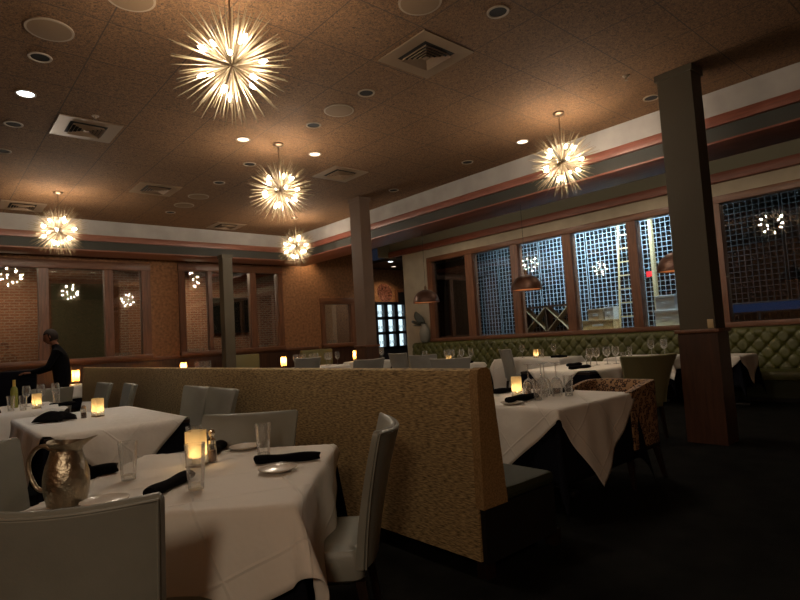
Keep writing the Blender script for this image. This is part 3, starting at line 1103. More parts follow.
def tuft(u, v):
    y = Lb * u
    z = .46 + .66 * v
    sy_, sz_ = .23, .125
    a = y / sy_
    b = (z - .46) / sz_
    d1 = min(math.hypot((a - round(a)) * sy_, (b - 2 * round(b / 2)) * sz_),
             math.hypot((a - .5 - round(a - .5)) * sy_, (b - 1 - 2 * round((b - 1) / 2)) * sz_))
    # diagonal pleats between the buttons
    p1 = abs(((a + b / 2) % 1) - .5)
    p2 = abs(((a - b / 2) % 1) - .5)
    pl_ = min(.5 - p1, .5 - p2)
    dep = .03 * math.exp(-(d1 / .035) ** 2) + .018 * math.exp(-(pl_ / .08) ** 2)
    edge = .05 * max(0, (v - .9) / .1) ** 2
    return (.50 + dep + edge - .035 * (1 - v) , y, z)


MB().grid(tuft, 520, 40).build('tufted_back', M['tuft'], t)
MB().b2(.57, .71, 0, Lb, .1, 1.13).build('back_panel', M['tuft'], t, False)
MB().b2(.0, .52, 0, Lb, .32, .47, .035).build('seat', M['tuft'], t)
MB().b2(.03, .60, .02, Lb - .02, .06, .32).build('base', M['seat_green'], t, False)
MB().b2(.08, .58, .03, Lb - .03, 0, .06).build('plinth', M['black'], t, False)
t2 = thing('booth_end_panel', 'dark wooden end panel closing the tufted banquette at right', 'panel', (9.62, 2.14, 0))
MB().b2(0, .74, -.04, .12, 0, 1.16).build('panel', M['col_wood'], t2, False)
MB().b2(-.02, .74, -.055, .135, 1.16, 1.2, .006).build('cap_rail', M['frame'], t2)

# olive booths along the back wall
for x0, x1, lb in ((5.55, 6.35, 'olive booth back standing behind the back column'), (7.55, 8.5, 'olive booth back below the small interior window')):
    t = thing('wall_booth', lb, 'booth', ((x0 + x1) / 2, 12.62, 0), 0, 'olive booths along the back wall')
    h = (x1 - x0) / 2
    MB().b2(-h, h, .0, .14, .1, 1.12, .03).build('back', M['booth_olive'], t)
    MB().b2(-h, h, -.5, .0, .3, .46, .03).build('seat', M['booth_olive'], t)
    MB().b2(-h + .02, h - .02, -.46, .12, .0, .3).build('base', M['black'], t, False)


# ------------------------------------------------------------------ chairs
def rrect(hx, hy, r, n=5):
    pts = []
    for cx, cy, a0 in ((hx - r, hy - r, 0), (-hx + r, hy - r, PI / 2), (-hx + r, -hy + r, PI), (hx - r, -hy + r, 1.5 * PI)):
        for k in range(n + 1):
            a = a0 + PI / 2 * k / n
            pts.append((cx + r * math.cos(a), cy + r * math.sin(a)))
    return pts


def make_chair(mat, width=.50, flare=.045, height=.95, thick=.065, curve=.035, name='dining_chair', legmat=None, low=.40):
    def f():
        t = thing(name, '', 'chair')
        hw = width / 2
        # seat cushion
        lp = []
        for ins, z in ((.025, .335), (.0, .36), (0, .45), (.012, .472), (.05, .482)):
            lp.append([(x, y + .03, z) for x, y in rrect(hw - ins - .015, .245 - ins, .04)])
        MB().loft(lp).build('seat', mat, t)
        # curved back
        lp = []
        nv = 14
        for k in range(nv + 1):
            v = k / nv
            z = low + (height - low) * v
            yb = -.235 - .085 * v - .045 * v * v
            w_ = hw - .01 + flare * v ** 1.6
            th = thick * (1 - .3 * v)
            lp.append([(x, yb + y + curve * (x / w_) ** 2 * (1 + v), z + .012 * v * (x / w_) ** 2) for x, y in [(px, py) for px, py in rrect(w_, th / 2, th * .42, 3)]])
        # subdivide the long faces so that the curve shows
        def dense(loop):
            out = []
            n = len(loop)
            for i in range(n):
                a, b = Vector(loop[i]), Vector(loop[(i + 1) % n])
                out.append(tuple(a))
                if abs(a.x - b.x) > .2:
                    for q in range(1, 8):
                        p = a.lerp(b, q / 8)
                        out.append(tuple(p))
            return out
        lp2 = []
        for k, l in enumerate(lp):
            d = dense(l)
            v = k / nv
            w_ = hw - .01 + flare * v ** 1.6
            # re-apply the curve on the inserted points
            fixed = []
            for x, y, z in d:
                yb = -.235 - .085 * v - .045 * v * v
                ex = w_
                cur_ends = curve * (1 + v)
                base = curve * (x / w_) ** 2 * (1 + v)
                fixed.append((x, y, z, base, yb))
            lp2.append(fixed)
        loops = []
        for k, fx in enumerate(lp2):
            v = k / nv
            th = thick * (1 - .3 * v)
            w_ = hw - .01 + flare * v ** 1.6
            loop = []
            n = len(fx)
            for x, y, z, base, yb in fx:
                off = y - yb
                side = 1 if off > curve * (1 + v) * .5 + 0 and False else None
                loop.append((x, y, z))
            loops.append(loop)
        # straightforward version: rebuild loop points from (x, side)
        loops = []
        xs = [-1 + 2 * q / 12 for q in range(13)]
        tops = nv + 3
        for k in range(tops + 1):
            v = min(1, k / nv)
            ex = max(0, k - nv)
            sh = (0, .30, .62, .95)[ex]
            z0 = low + (height - .018 - low) * v + (0, .009, .015, .018)[ex]
            th = thick * (1 - .3 * v) * (1 - sh * .85)
            w_ = (hw - .01 + flare * v ** 1.6) - sh * .012
            yb = -.235 - .085 * v - .045 * v * v
            lo = []
            for x in xs:
                lo.append((x * w_, yb + curve * x * x * (1 + v) + th / 2 * (1 - .5 * abs(x) ** 8), z0 + .012 * v * x * x))
            for x in xs[::-1]:
                lo.append((x * w_, yb + curve * x * x * (1 + v) - th / 2 * (1 - .5 * abs(x) ** 8), z0 + .012 * v * x * x))
            loops.append(lo)
        MB().loft(loops).build('backrest', mat, t)
        # piped seam along the rear edge
        pts = []
        for s_, ks in ((-1, range(0, nv + 1)), (1, range(nv, -1, -1))):
            if s_ == 1:
                for x in xs[1:-1]:
                    yb = -.235 - .13
                    pts.append((x * (hw - .01 + flare), yb + curve * x * x * 2 - thick * .30, height - .012 + .012 * x * x))
            for k in ks:
                v = k / nv
                w_ = hw - .01 + flare * v ** 1.6
                pts.append((s_ * w_ * .985, -.235 - .085 * v - .045 * v * v + curve * (1 + v) - thick * (1 - .3 * v) * .42, low + (height - .014 - low) * v + .012 * v))
        MB().tube(pts, .0042, 6).build('piping', mat, t)
        for sx in (-1, 1):
            for sy, lean in ((.22, .02), (-.20, -.05)):
                a = .02
                MB().loft([[(sx * (hw - .05) + p, sy + lean + q, 0) for p, q in ((-.014, -.014), (.014, -.014), (.014, .014), (-.014, .014))],
                           [(sx * (hw - .055) + p, sy + q, .345) for p, q in ((-a, -a), (a, -a), (a, a), (-a, a))]]).build('leg', legmat or M['leg'], t, False)
        return t
    return f


def facing(dx, dy):
    return math.atan2(dy, dx) - PI / 2     # chair looks along local +Y


def chair_at(kind, bx, by, dx, dy, label, group=None, scale=None):
    """bx, by: middle of the top of the backrest; dx, dy: where the chair faces"""
    n = math.hypot(dx, dy)
    dx, dy = dx / n, dy / n
    k = (scale or (1, 1, 1))[1]
    return kind.put((bx + dx * .36 * k, by + dy * .36 * k, 0), facing(dx, dy), label, group, scale)


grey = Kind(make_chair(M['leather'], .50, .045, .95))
chair_at(grey, 1.60, 1.93, -.75, .66, 'grey leather chair seen edge on at the right of the front table', 'grey leather dining chairs', (1, 1, .975))
chair_at(grey, .212, 1.632, .66, .75, 'large grey leather chair back at the bottom left corner', 'grey leather dining chairs', (1, 1, .985))
chair_at(grey, 1.455, 3.0, -.66, -.75, 'grey leather chair at the far side of the front table', 'grey leather dining chairs', (.94, 1, .97))
chair_at(grey, .10, 2.86, .75, -.66, 'grey leather chair at the left edge behind the pitcher', 'grey leather dining chairs')
chair_at(grey, 2.05, 4.66, -1, .02, 'grey leather chair by the divider, nearer one at the second table', 'grey leather dining chairs', (1.04, 1, 1))
chair_at(grey, 2.05, 5.25, -1, -.04, 'grey leather chair by the divider, farther one at the second table', 'grey leather dining chairs')
chair_at(grey, 1.90, 6.92, -1, .1, 'grey leather chair by the divider, nearer one at the third table', 'grey leather dining chairs', (.9, 1, 1))
chair_at(grey, 1.84, 7.80, -1, -.05, 'grey leather chair by the divider, farthest one', 'grey leather dining chairs', (.9, 1, 1))
chair_at(grey, 1.45, 9.15, -.35, -1, 'grey leather chair behind the wine glasses of the third table', 'grey leather dining chairs', (.9, 1, .93))
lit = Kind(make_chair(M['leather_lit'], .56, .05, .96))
chair_at(lit, 6.60, 6.42, .78, .55, 'grey leather chair just beyond the near end of the divider', 'grey leather chairs past the divider', (1.08, 1, .95))
chair_at(lit, 6.93, 7.45, .9, .3, 'grey leather chair second past the divider end, facing the tufted banquette', 'grey leather chairs past the divider', (.9, 1, 1))
chair_at(lit, 5.95, 7.65, -.05, 1, 'wide grey leather chair in front of the middle column', 'grey leather chairs past the divider', (1.1, 1, 1))
chair_at(lit, 6.10, 9.9, -.1, 1, 'grey leather chair left of the middle column, above the divider', 'grey leather chairs past the divider', (1.05, 1, 1.04))
chair_at(lit, 8.42, 6.78, .9, -.5, 'pale grey leather chair edge on beside the table at the banquette', 'grey leather chairs past the divider', (.85, 1, 1))
chair_at(lit, 7.9, 9.3, 1, .1, 'grey leather chair farthest right of the middle column', 'grey leather chairs past the divider', (.85, 1, 1))
moss = Kind(make_chair(M['green_lea'], .47, .12, .94, .07, .02, 'wing_chair'))
chair_at(moss, 6.12, 2.86, .52, .85, 'wide moss green chair back left of the big right column')


def make_barrel():
    t = thing('barrel_chair', '', 'chair')
    n = 26
    lo_in, loops = [], []

    def wall(u, r, z):
        a = PI * (1.0 + u) if False else None
    pts = []
    for i in range(n + 1):
        s_ = -1 + 2 * i / n
        # U plan: straight arms, rounded corners, flat back
        ang = s_ * PI / 2 * 1.0
        x = .31 * math.copysign(abs(math.sin(ang)) ** .28, s_)
        y = .24 - .54 * abs(math.cos(ang)) ** .30
        pts.append((x, y))
    for z, ins, extra in ((.30, 0, 0), (.45, 0, 0), (.70, 0, -.008), (.785, 0, -.012), (.81, .012, -.012)):
        outer, inner = [], []
        for x, y in pts:
            arm = max(0, min(1, (y + .30) / .5))
            zz = z if z < .5 else z - (.10 * max(0, arm - .3) ** 1.6) * (z - .5) / .335
            outer.append((x * (1 - ins), y * (1 - ins) + extra, zz))
            inner.append((x * (.80 + ins * 2), (y + .02) * (.80 + ins * 2) + extra + .03 - ins, zz))
        loops.append(outer + inner[::-1])
    MB().loft(loops).build('wraparound_back', M['leopard'], t)
    MB().loft([[(x, y + .02, z) for x, y in rrect(.235 - i, .25 - i, .05)] for i, z in ((.02, .30), (0, .33), (0, .44), (.03, .475))]).build('seat', M['black_cloth'], t)
    MB().b2(-.28, .28, -.27, .26, .25, .31, .01).build('seat_rail', M['leg'], t)
    for sx in (-1, 1):
        for sy in (-1, 1):
            MB().loft([[(sx * .29 + p, sy * .27 + q - .0, 0) for p, q in ((-.014, -.014), (.014, -.014), (.014, .014), (-.014, .014))],
                       [(sx * .25 + p, sy * .23 + q, .27) for p, q in ((-.024, -.024), (.024, -.024), (.024, .024), (-.024, .024))]]).build('leg', M['leg'], t, False)
    return t


barrel = Kind(make_barrel)
barrel.put((4.53, 2.50, 0), PI / 2, 'barrel chair in brown spotted fabric at the right hand table')


# ------------------------------------------------------------------ tables and cloths
def make_table(lx, ly, z=.733, four=False):
    t = thing('dining_table', '', 'table')
    MB().b2(-lx / 2, lx / 2, -ly / 2, ly / 2, z - .035, z, .004).build('tabletop', M['leg'], t, False)
    MB().tube([(0, 0, .04), (0, 0, z - .035)], .045, 12).build('pedestal', M['black'], t)
    MB().b2(-.32, .32, -.04, .04, 0, .045, .01).b2(-.04, .04, -.32, .32, 0, .045, .01).build('base', M['black'], t)
    return t


def drape(name, label, cat, loc, rz, lx, ly, cx, cy, rc, mat, z, off=(0, 0), n=56, wave=.012, ear=.42, lift=0.0, flare=.075, group=None, seed=0):
    """a cloth of cx by cy turned by rc lying on a table of lx by ly and hanging over its edges"""
    rng = random.Random(seed)
    ph = [rng.uniform(0, 6.28) for _ in range(6)]
    r = .014
    hx, hy = lx / 2 + .002 - r + lift, ly / 2 + .002 - r + lift
    ca, sa = math.cos(rc), math.sin(rc)
    bm = bmesh.new()
    uvl = bm.loops.layers.uv.new('flat')
    rows, uvs = [], {}
    for i in range(n + 1):
        row = []
        for j in range(n + 1):
            a = cx * (i / n - .5)
            b = cy * (j / n - .5)
            u, v = ca * a - sa * b + off[0], sa * a + ca * b + off[1]
            px, py = max(-hx, min(hx, u)), max(-hy, min(hy, v))
            dx, dy = u - px, v - py
            d = math.hypot(dx, dy)
            if d < 1e-6:
                co = (u, v, z + .0012 * math.sin(u * 9 + ph[0]) * math.sin(v * 7 + ph[1]))
            else:
                nx, ny = dx / d, dy / d
                if d < r * PI / 2:
                    co = (px + nx * r * math.sin(d / r), py + ny * r * math.sin(d / r), z - r + r * math.cos(d / r))
                else:
                    tt = d - r * PI / 2
                    corner = (2 * abs(nx * ny)) ** 1.2
                    s_ = (u if abs(ny) > abs(nx) else v)
                    w_ = wave * min(1, tt / .15) * (.8 + math.sin(s_ * 11 + ph[2]) + .6 * math.sin(s_ * 23 + ph[3])) * (1 - corner)
                    out = tt * (flare + ear * corner) + w_
                    dz = math.sqrt(max(0, tt * tt - (tt * (flare + ear * corner)) ** 2))
                    co = (px + nx * (r + out), py + ny * (r + out), z - r - dz)
                    if co[2] < .02:
                        co = (co[0], co[1], .02)
            vert = bm.verts.new(co)
            uvs[vert] = (a, b)
            row.append(vert)
        rows.append(row)
    for i in range(n):
        for j in range(n):
            bm.faces.new((rows[i][j], rows[i + 1][j], rows[i + 1][j + 1], rows[i][j + 1]))
    for f in bm.faces:
        for l in f.loops:
            l[uvl].uv = uvs[l.vert]
    bmesh.ops.recalc_face_normals(bm, faces=bm.faces)
    me = bpy.data.meshes.new(name)
    bm.to_mesh(me)
    bm.free()
    me.materials.append(mat)
    for p in me.polygons:
        p.use_smooth = True
    o = bpy.data.objects.new(name, me)
    COL.objects.link(o)
    o.location = (loc[0], loc[1], 0)
    o.rotation_euler = (0, 0, rz)
    md = o.modifiers.new('solid', 'SOLIDIFY')
    md.thickness = .0015
    md.offset = 1 if mat is M['cloth'] else -1
    return tag(o, label, cat, group)


def set_table(x, y, rz, lx, ly, where, cx=None, rc=PI / 4, off=(0, 0), under=.42, n=48, seed=1, cy=None, white_ear=.42):
    t = make_table(lx, ly)
    t.location = (x, y, 0)
    t.rotation_euler = (0, 0, rz)
    tag(t, 'pedestal dining table under the cloths, ' + where, 'table', 'dining tables')
    if under:
        drape('black_underlay', 'black undercloth hanging below the white cloth, ' + where, 'tablecloth', (x, y), rz, lx, ly,
              lx + 2 * under, ly + 2 * under, 0, M['black_cloth'], .7375, n=40, wave=.0, ear=.16, flare=.015, lift=-.002, group='black undercloths', seed=seed + 50)
    cx = cx or 1.5
    drape('white_tablecloth', 'white linen tablecloth, ' + where, 'tablecloth', (x, y), rz, lx, ly, cx, cy or cx, rc, M['cloth'], .7475,
          off, n, group='white tablecloths', seed=seed, lift=.010, ear=white_ear)


A1 = math.atan2(.75, .66)
T1 = (.96, 2.495)
set_table(T1[0], T1[1], A1, 1.10, 1.03, 'front table with the pitcher', cx=1.72, cy=1.66, rc=math.radians(24), off=(-.11, .03), n=72, seed=2)
set_table(1.19, 5.58, 0, 1.03, 1.80, 'second table with the folded black napkin', cx=1.95, cy=1.95, rc=PI / 4, n=64, seed=3)
set_table(.78, 7.85, 0, 1.02, 1.3, 'third table crowded with wine glasses at left', cx=1.62, n=48, seed=4)
set_table(2.45, 12.75, 0, .75, .75, 'small far table with the glowing lamp at left', cx=1.25, rc=0, n=32, seed=5)
set_table(3.83, 2.78, 0, 1.08, 1.14, 'right hand table past the end of the divider', cx=1.66, cy=1.66, rc=PI / 4 - .09, n=72, under=.5, off=(-.03, 0), seed=6)
set_table(7.15, 4.25, 0, 1.7, 1.05, 'table behind the moss green chair', cx=1.75, cy=1.75, rc=PI / 4, n=56, seed=7)
set_table(9.22, 4.35, 0, .85, 1.1, 'banquette table beside the big right column', cx=1.5, rc=0, n=40, seed=8)
set_table(9.20, 6.55, 0, .80, 1.5, 'banquette table in front of the carton stack', cx=1.9, cy=2.0, rc=.3, n=48, seed=9)
set_table(7.65, 7.45, 0, .9, 1.0, 'middle table lit by two candles', cx=1.5, n=48, seed=10)
set_table(9.2, 3.2, 0, .72, .68, 'last banquette table right of the big column', cx=1.1, n=40, seed=12)
set_table(6.75, 11.2, 0, 1.9, .9, 'far glass crowded table left of the middle column', cx=1.9, rc=.0, cy=1.4, n=40, seed=13)
set_table(4.62, 12.4, 0, .8, .8, 'far table with glowing lamp below the columned window', cx=1.3, n=32, seed=14)
set_table(8.9, 11.6, 0, .9, .9, 'far table behind the middle column', cx=1.4, n=32, seed=15)


# ------------------------------------------------------------------ tableware
ZT = .7505


def make_tumbler():
    t = thing('water_tumbler', '', 'glass')
    MB().lathe([(.030, .012), (.033, .05), (.037, .11), (.0405, .165), (.0385, .165), (.035, .11), (.031, .05), (.027, .022)], 20).build('glass_wall', M['glass'], t)
    MB().lathe([(.001, 0), (.029, 0), (.0305, .004), (.0305, .018), (.027, .022), (.001, .02)], 20).build('thick_base', M['thickglass'], t)
    return t


def make_wine():
    t = thing('wine_glass', '', 'glass')
    MB().lathe([(.008, .098), (.025, .108), (.040, .135), (.043, .165), (.039, .20), (.034, .225), (.033, .225), (.038, .20), (.042, .165), (.039, .136), (.024, .11), (.002, .103)], 20).build('bowl', M['glass'], t)
    MB().lathe([(.0045, .004), (.004, .05), (.0045, .09), (.009, .099)], 10).build('stem', M['thickglass'], t)
    MB().lathe([(.001, .006), (.01, .005), (.036, .0015), (.036, 0), (.001, 0)], 20).build('foot', M['thickglass'], t)
    return t


def make_candle():
    t = thing('candle_holder', '', 'candle holder')
    lp = [[(x, y, z) for x, y in rrect(.040, .040, .008, 2)] for z in (.008, .05)]
    MB().loft(lp + [[(x, y, z) for x, y in rrect(.036, .036, .007, 2)] for z in (.05, .012)], False, False).build('glass_cup', M['thickglass'], t)
    MB().loft([[(x, y, z) for x, y in rrect(.041, .041, .008, 2)] for z in (0, .009)]).build('base', M['bronze'], t, False)
    MB().loft([[(x, y, z) for x, y in rrect(.039, .039, .006, 2)] for z in (.046, .165)], False, False).build('parchment_shade', M['wrap'], t)
    MB().lathe([(.001, .010), (.020, .010), (.020, .038), (.001, .036)], 14).build('tea_light', M['wax'], t)
    MB().lathe([(.001, .038), (.005, .046), (.0045, .054), (.001, .068)], 8).build('flame', M['flame'], t)
    return t


def make_plate():
    t = thing('bread_plate', '', 'plate')
    MB().lathe([(.001, .004), (.045, .004), (.082, .016), (.085, .018), (.082, .0135), (.048, .0), (.001, 0)], 32).build('dish', M['china'], t)
    return t


tumbler, wine, candle = Kind(make_tumbler), Kind(make_wine), Kind(make_candle)


def plate(x, y, label):
    o = MB().lathe([(.001, .004), (.045, .004), (.082, .016), (.085, .018), (.082, .0135), (.048, .0), (.001, 0)], 32).build('bread_plate', M['china'])
    o.location = (x, y, ZT)
    tag(o, label, 'plate')


def rolled(x, y, rz, label, L_=.23, r=.024, group=None):
    m = MB()
    rr = random.Random(int(x * 100))
    lp = []
    n = 16
    for i in range(13):
        u = i / 12
        xx = -L_ / 2 + L_ * u
        k = 1 + .12 * math.sin(u * 9 + x) + (-.12 if i in (0, 12) else 0)
        lp.append([(xx + .004 * math.sin(a * 2), r * 1.35 * k * math.cos(a) * (1 + .06 * math.sin(3 * a + u * 5)), r * .95 + r * .92 * k * math.sin(a)) for a in [2 * PI * q / n for q in range(n)]])
    m.loft(lp)
    o = m.build('rolled_napkin', M['napkin'])
    o.location = (x, y, ZT)
    o.rotation_euler = (0, 0, rz)
    tag(o, label, 'napkin', group)


def candle_at(x, y, label, rz=.3, e=1.0, z=ZT):
    candle.put((x, y, z), rz, label, 'candle holders on the tables')
    lamp('candle_light', 'POINT', (x, y, z + .062), e * .24, (1, .70, .38), .012)


# front table
t = thing('water_pitcher', 'hammered pewter pitcher with tall handle on the front table', 'pitcher', (.425, 2.455, ZT), math.radians(-41))
prof = [(.001, 0), (.060, 0), (.066, .004), (.0755, .05), (.0785, .085), (.077, .115), (.069, .15), (.0585, .18), (.053, .20), (.052, .208)]
n = 40


def spout(r, z, k):
    """ring at height z whose +x side is drawn out into a spout by k"""
    out = []
    for i in range(n):
        a = 2 * PI * i / n
        s_ = max(0, math.cos(a)) ** 5
        b = max(0, -math.cos(a)) ** 3
        out.append(((r + .060 * k * s_) * math.cos(a), r * math.sin(a) * (1 - .12 * k * s_), z + .022 * k * s_ + .012 * k * b))
    return out


rings = [[(r * math.cos(2 * PI * i / n), r * math.sin(2 * PI * i / n), z) for i in range(n)] for r, z in prof]
rings += [spout(.0545, .215, .35), spout(.060, .224, .75), spout(.064, .230, 1.0), spout(.062, .231, 1.0), spout(.056, .222, .7), spout(.050, .208, .25)]
rings += [[(r * math.cos(2 * PI * i / n), r * math.sin(2 * PI * i / n), z) for i in range(n)] for r, z in ((.05, .195), (.066, .15), (.074, .1), (.07, .04), (.03, .006))]
MB().loft(rings, False, True).build('body', M['pewter'], t)
hp = [Vector(p) for p in ((-.052, 0, .205), (-.085, 0, .222), (-.122, 0, .205), (-.142, 0, .165), (-.138, 0, .12), (-.118, 0, .075), (-.098, 0, .058), (-.074, 0, .056))]
hs = []
for i in range(len(hp) - 1):
    p0, p1, p2, p3 = hp[max(i - 1, 0)], hp[i], hp[i + 1], hp[min(i + 2, len(hp) - 1)]
    for q in range(4):
        u = q / 4
        hs.append(.5 * ((2 * p1) + (p2 - p0) * u + (2 * p0 - 5 * p1 + 4 * p2 - p3) * u * u + (3 * p1 - p0 - 3 * p2 + p3) * u ** 3))
hs.append(hp[-1])
MB().tube(hs, .0085, 10).build('handle', M['pewter'], t)
MB().tube([(.0, -.052, .208), (-.03, -.045, .214), (-.052, -.01, .214)], .006, 8).build('handle_collar', M['pewter'], t)

tumbler.put((.70, 2.68, ZT), 0, 'empty tumbler right of the pewter pitcher', 'water tumblers')
tumbler.put((.835, 2.25, ZT), .2, 'tumbler in front of the glowing candle on the front table', 'water tumblers', (1.0, 1.0, 1.08))
tumbler.put((1.30, 2.585, ZT), .4, 'tumbler behind the rolled napkin on the front table', 'water tumblers')
tumbler.put((1.06, 2.86, ZT), .7, 'tumbler half hidden behind the candle of the front table', 'water tumblers')
candle_at(1.005, 2.69, 'glowing candle holder on the front table behind the tumbler', .82, 1.3)
plate(1.19, 2.24, 'white bread plate in front of the rolled napkin, front table')
plate(1.34, 2.88, 'white bread plate at the far side of the front table')
plate(.525, 2.33, 'white bread plate between the pitcher and the napkin, mostly behind the chair')
rolled(1.315, 2.375, math.radians(-38), 'rolled black napkin beside the bread plate on the front table', .30, .021)
rolled(.775, 2.36, math.radians(40), 'rolled black napkin behind the big front chair back', .29, .022)
rolled(.585, 2.93, math.radians(-12), 'rolled black napkin behind the pitcher', .26)
rolled(1.22, 2.96, math.radians(55), 'rolled black napkin behind the pepper shaker', .22)
t = thing('pepper_shaker', 'glass pepper shaker with round silver knob beside the candle', 'shaker', (1.085, 2.70, ZT))
MB().lathe([(.001, 0), (.023, 0), (.024, .004), (.022, .06), (.019, .092)], 18).build('jar', M['thickglass'], t)
MB().lathe([(.001, .004), (.019, .004), (.0175, .058), (.001, .06)], 16).build('peppercorns', M['pepper'], t)
MB().lathe([(.020, .090), (.021, .108), (.012, .116), (.006, .120), (.014, .128), (.019, .142), (.014, .156), (.001, .160)], 18).build('knob_lid', pmat('polished_steel', (.8, .76, .68), .12, 1.0), t)

# second table
cand2 = (1.24, 5.68)
candle_at(cand2[0], cand2[1], 'glowing candle holder on the second table', .35, 1.1)
t = thing('amber_shaker', 'small dark pepper jar left of the candle on the second table', 'shaker', (1.13, 5.70, ZT))
MB().lathe([(.001, 0), (.024, 0), (.024, .05), (.02, .085)], 16).build('jar', M['thickglass'], t)
MB().lathe([(.001, .003), (.02, .003), (.02, .048), (.001, .05)], 14).build('peppercorns', M['pepper'], t)
MB().lathe([(.021, .084), (.02, .1), (.012, .112), (.001, .115)], 16).build('lid', M['ring'], t)
nb = MB()
for k, (h0, dx, tw) in enumerate(((.085, -.02, 0), (.075, .05, .35), (.055, .0, -.4))):
    def fan(u, v, h0=h0, dx=dx, tw=tw):
        a = -1 + 2 * u
        x = (.125 - .02 * v) * a + dx
        z = .004 + h0 * (1 - .55 * abs(a) ** 1.5) * math.sin(PI * min(1, v * .9 + .03)) + .006
        y = (-.09 + .18 * v) + .02 * math.sin(a * 4 + tw)
        return (x * math.cos(tw) - y * math.sin(tw), x * math.sin(tw) + y * math.cos(tw), max(.002, z))
    nb.grid(fan, 14, 10)
o = nb.build('folded_napkin', M['napkin'], solid=.004)
o.location = (.90, 5.72, ZT)
o.rotation_euler = (0, 0, -.5)
tag(o, 'loosely folded black napkin on the second table', 'napkin')


def tent(x, y, rz, label, w_=.10, h=.075):
    o = MB().loft([[(-w_ / 2, -.035, 0), (-w_ / 2, 0, h), (-w_ / 2, .035, 0), (-w_ / 2, 0, h - .004)],
                   [(w_ / 2, -.035, 0), (w_ / 2, 0, h), (w_ / 2, .035, 0), (w_ / 2, 0, h - .004)]]).build('tent_card', M['paper'], smooth=False)
    o.location = (x, y, ZT)
    o.rotation_euler = (0, 0, rz)
    tag(o, label, 'card')


tent(1.30, 6.30, -.9, 'white tent card standing behind the candle on the second table', .16, .10)

# third table: glasses, candle, bottle
for i, (x, y, k, lb) in enumerate((
        (.98, 7.95, 1.08, 'wine glass left in the row on the third table'),
        (1.12, 7.92, 1.1, 'wine glass middle in the row on the third table'),
        (1.26, 7.85, 1.12, 'wine glass right in the row on the third table'))):
    wine.put((x, y, ZT), 0, lb, 'wine glasses on the third table', (k, k, k))
for x, y, lb in ((.78, 7.50, 'tumbler nearest the left edge on the third table'), (.88, 7.40, 'tumbler beside the candle on the third table'),
                 (1.22, 7.55, 'tumbler right of the wine glasses on the third table')):
    tumbler.put((x, y, ZT), 0, lb, 'tumblers on the third table')
candle_at(1.02, 7.50, 'glowing candle holder among the glasses of the third table', .2, 1.0)
rolled(.52, 7.32, .1, 'rolled black napkin at the left edge of the third table', .30)
rolled(1.26, 7.42, .15, 'rolled black napkin in front of the wine glass stem', .26)
tent(1.12, 7.33, .1, 'white tent card lying low on the third table', .16, .035)
t = thing('wine_bottle', 'olive green wine bottle with gold foil at the far left', 'bottle', (.86, 7.95, ZT))
MB().lathe([(.001, .004), (.036, 0), (.038, .01), (.038, .19), (.032, .225), (.016, .25)], 20).build('bottle_body', M['wine_green'], t)
MB().lathe([(.0165, .247), (.0155, .31), (.017, .312), (.017, .325), (.001, .326)], 16).build('foil', M['foil_gold'], t)
candle_at(.33, 8.3, 'glowing candle holder cut by the left picture edge', .0, 1.0)


# ---- right hand table
candle_at(3.80, 2.93, 'glowing candle holder on the right hand table', .8, 1.2)
rolled(3.56, 2.70, math.radians(-4), 'rolled black napkin at the near edge of the right hand table', .33, .028)
rolled(3.97, 3.22, math.radians(-20), 'rolled black napkin behind the candle, right hand table', .26)
rolled(4.08, 2.74, math.radians(-30), 'rolled black napkin beside the spotted barrel chair', .3)
plate(3.38, 2.66, 'white bread plate under the napkin end, right hand table')
tumbler.put((3.66, 2.62, ZT), 0, 'tumbler right of the rolled napkin, right hand table', 'tumblers on the right hand table')
tumbler.put((3.63, 3.16, ZT), .3, 'tumbler close to the end of the divider', 'tumblers on the right hand table')
tumbler.put((3.98, 2.55, ZT), .3, 'tumbler right of the upturned wine glasses', 'tumblers on the right hand table')
tumbler.put((3.72, 3.22, ZT), .5, 'second tumbler at the end of the divider', 'tumblers on the right hand table')
t = thing('pepper_grinder', 'dark pepper jar just right of the candle, right hand table', 'shaker', (3.865, 2.86, ZT))
MB().lathe([(.001, 0), (.024, 0), (.024, .06), (.02, .085)], 16).build('jar', M['thickglass'], t)
MB().lathe([(.001, .003), (.02, .003), (.02, .055), (.001, .057)], 14).build('peppercorns', M['pepper'], t)
MB().lathe([(.021, .084), (.02, .1), (.012, .112), (.001, .115)], 16).build('lid', M['ring'], t)


def make_upturned():
    t = thing('upturned_wine_glass', '', 'glass')
    k = 1.15
    MB().lathe([(r * k, (.235 - z) * k) for r, z in ((.008, .098), (.025, .108), (.040, .135), (.043, .165), (.039, .20), (.035, .235), (.034, .235), (.038, .20), (.042, .165), (.039, .136), (.024, .11), (.002, .103))], 20).build('bowl', M['glass'], t)
    MB().lathe([(r * k, (.235 - z) * k) for r, z in ((.0045, .004), (.004, .05), (.0045, .09), (.009, .099))], 10).build('stem', M['thickglass'], t)
    MB().lathe([(r * k, (.235 - z) * k) for r, z in ((.001, .006), (.01, .005), (.036, .0015), (.036, 0), (.001, 0))], 20).build('foot', M['thickglass'], t)
    return t


up = Kind(make_upturned)
for x, y, lb in ((3.74, 2.76, 'upturned wine glass leftmost of the cluster beside the candle'),
                 (3.83, 2.70, 'upturned wine glass second in the cluster'),
                 (3.93, 2.74, 'upturned wine glass third in the cluster'),
                 (3.92, 2.62, 'upturned wine glass rightmost of the cluster')):
    up.put((x, y, ZT), 0, lb, 'upturned wine glasses on the right hand table')

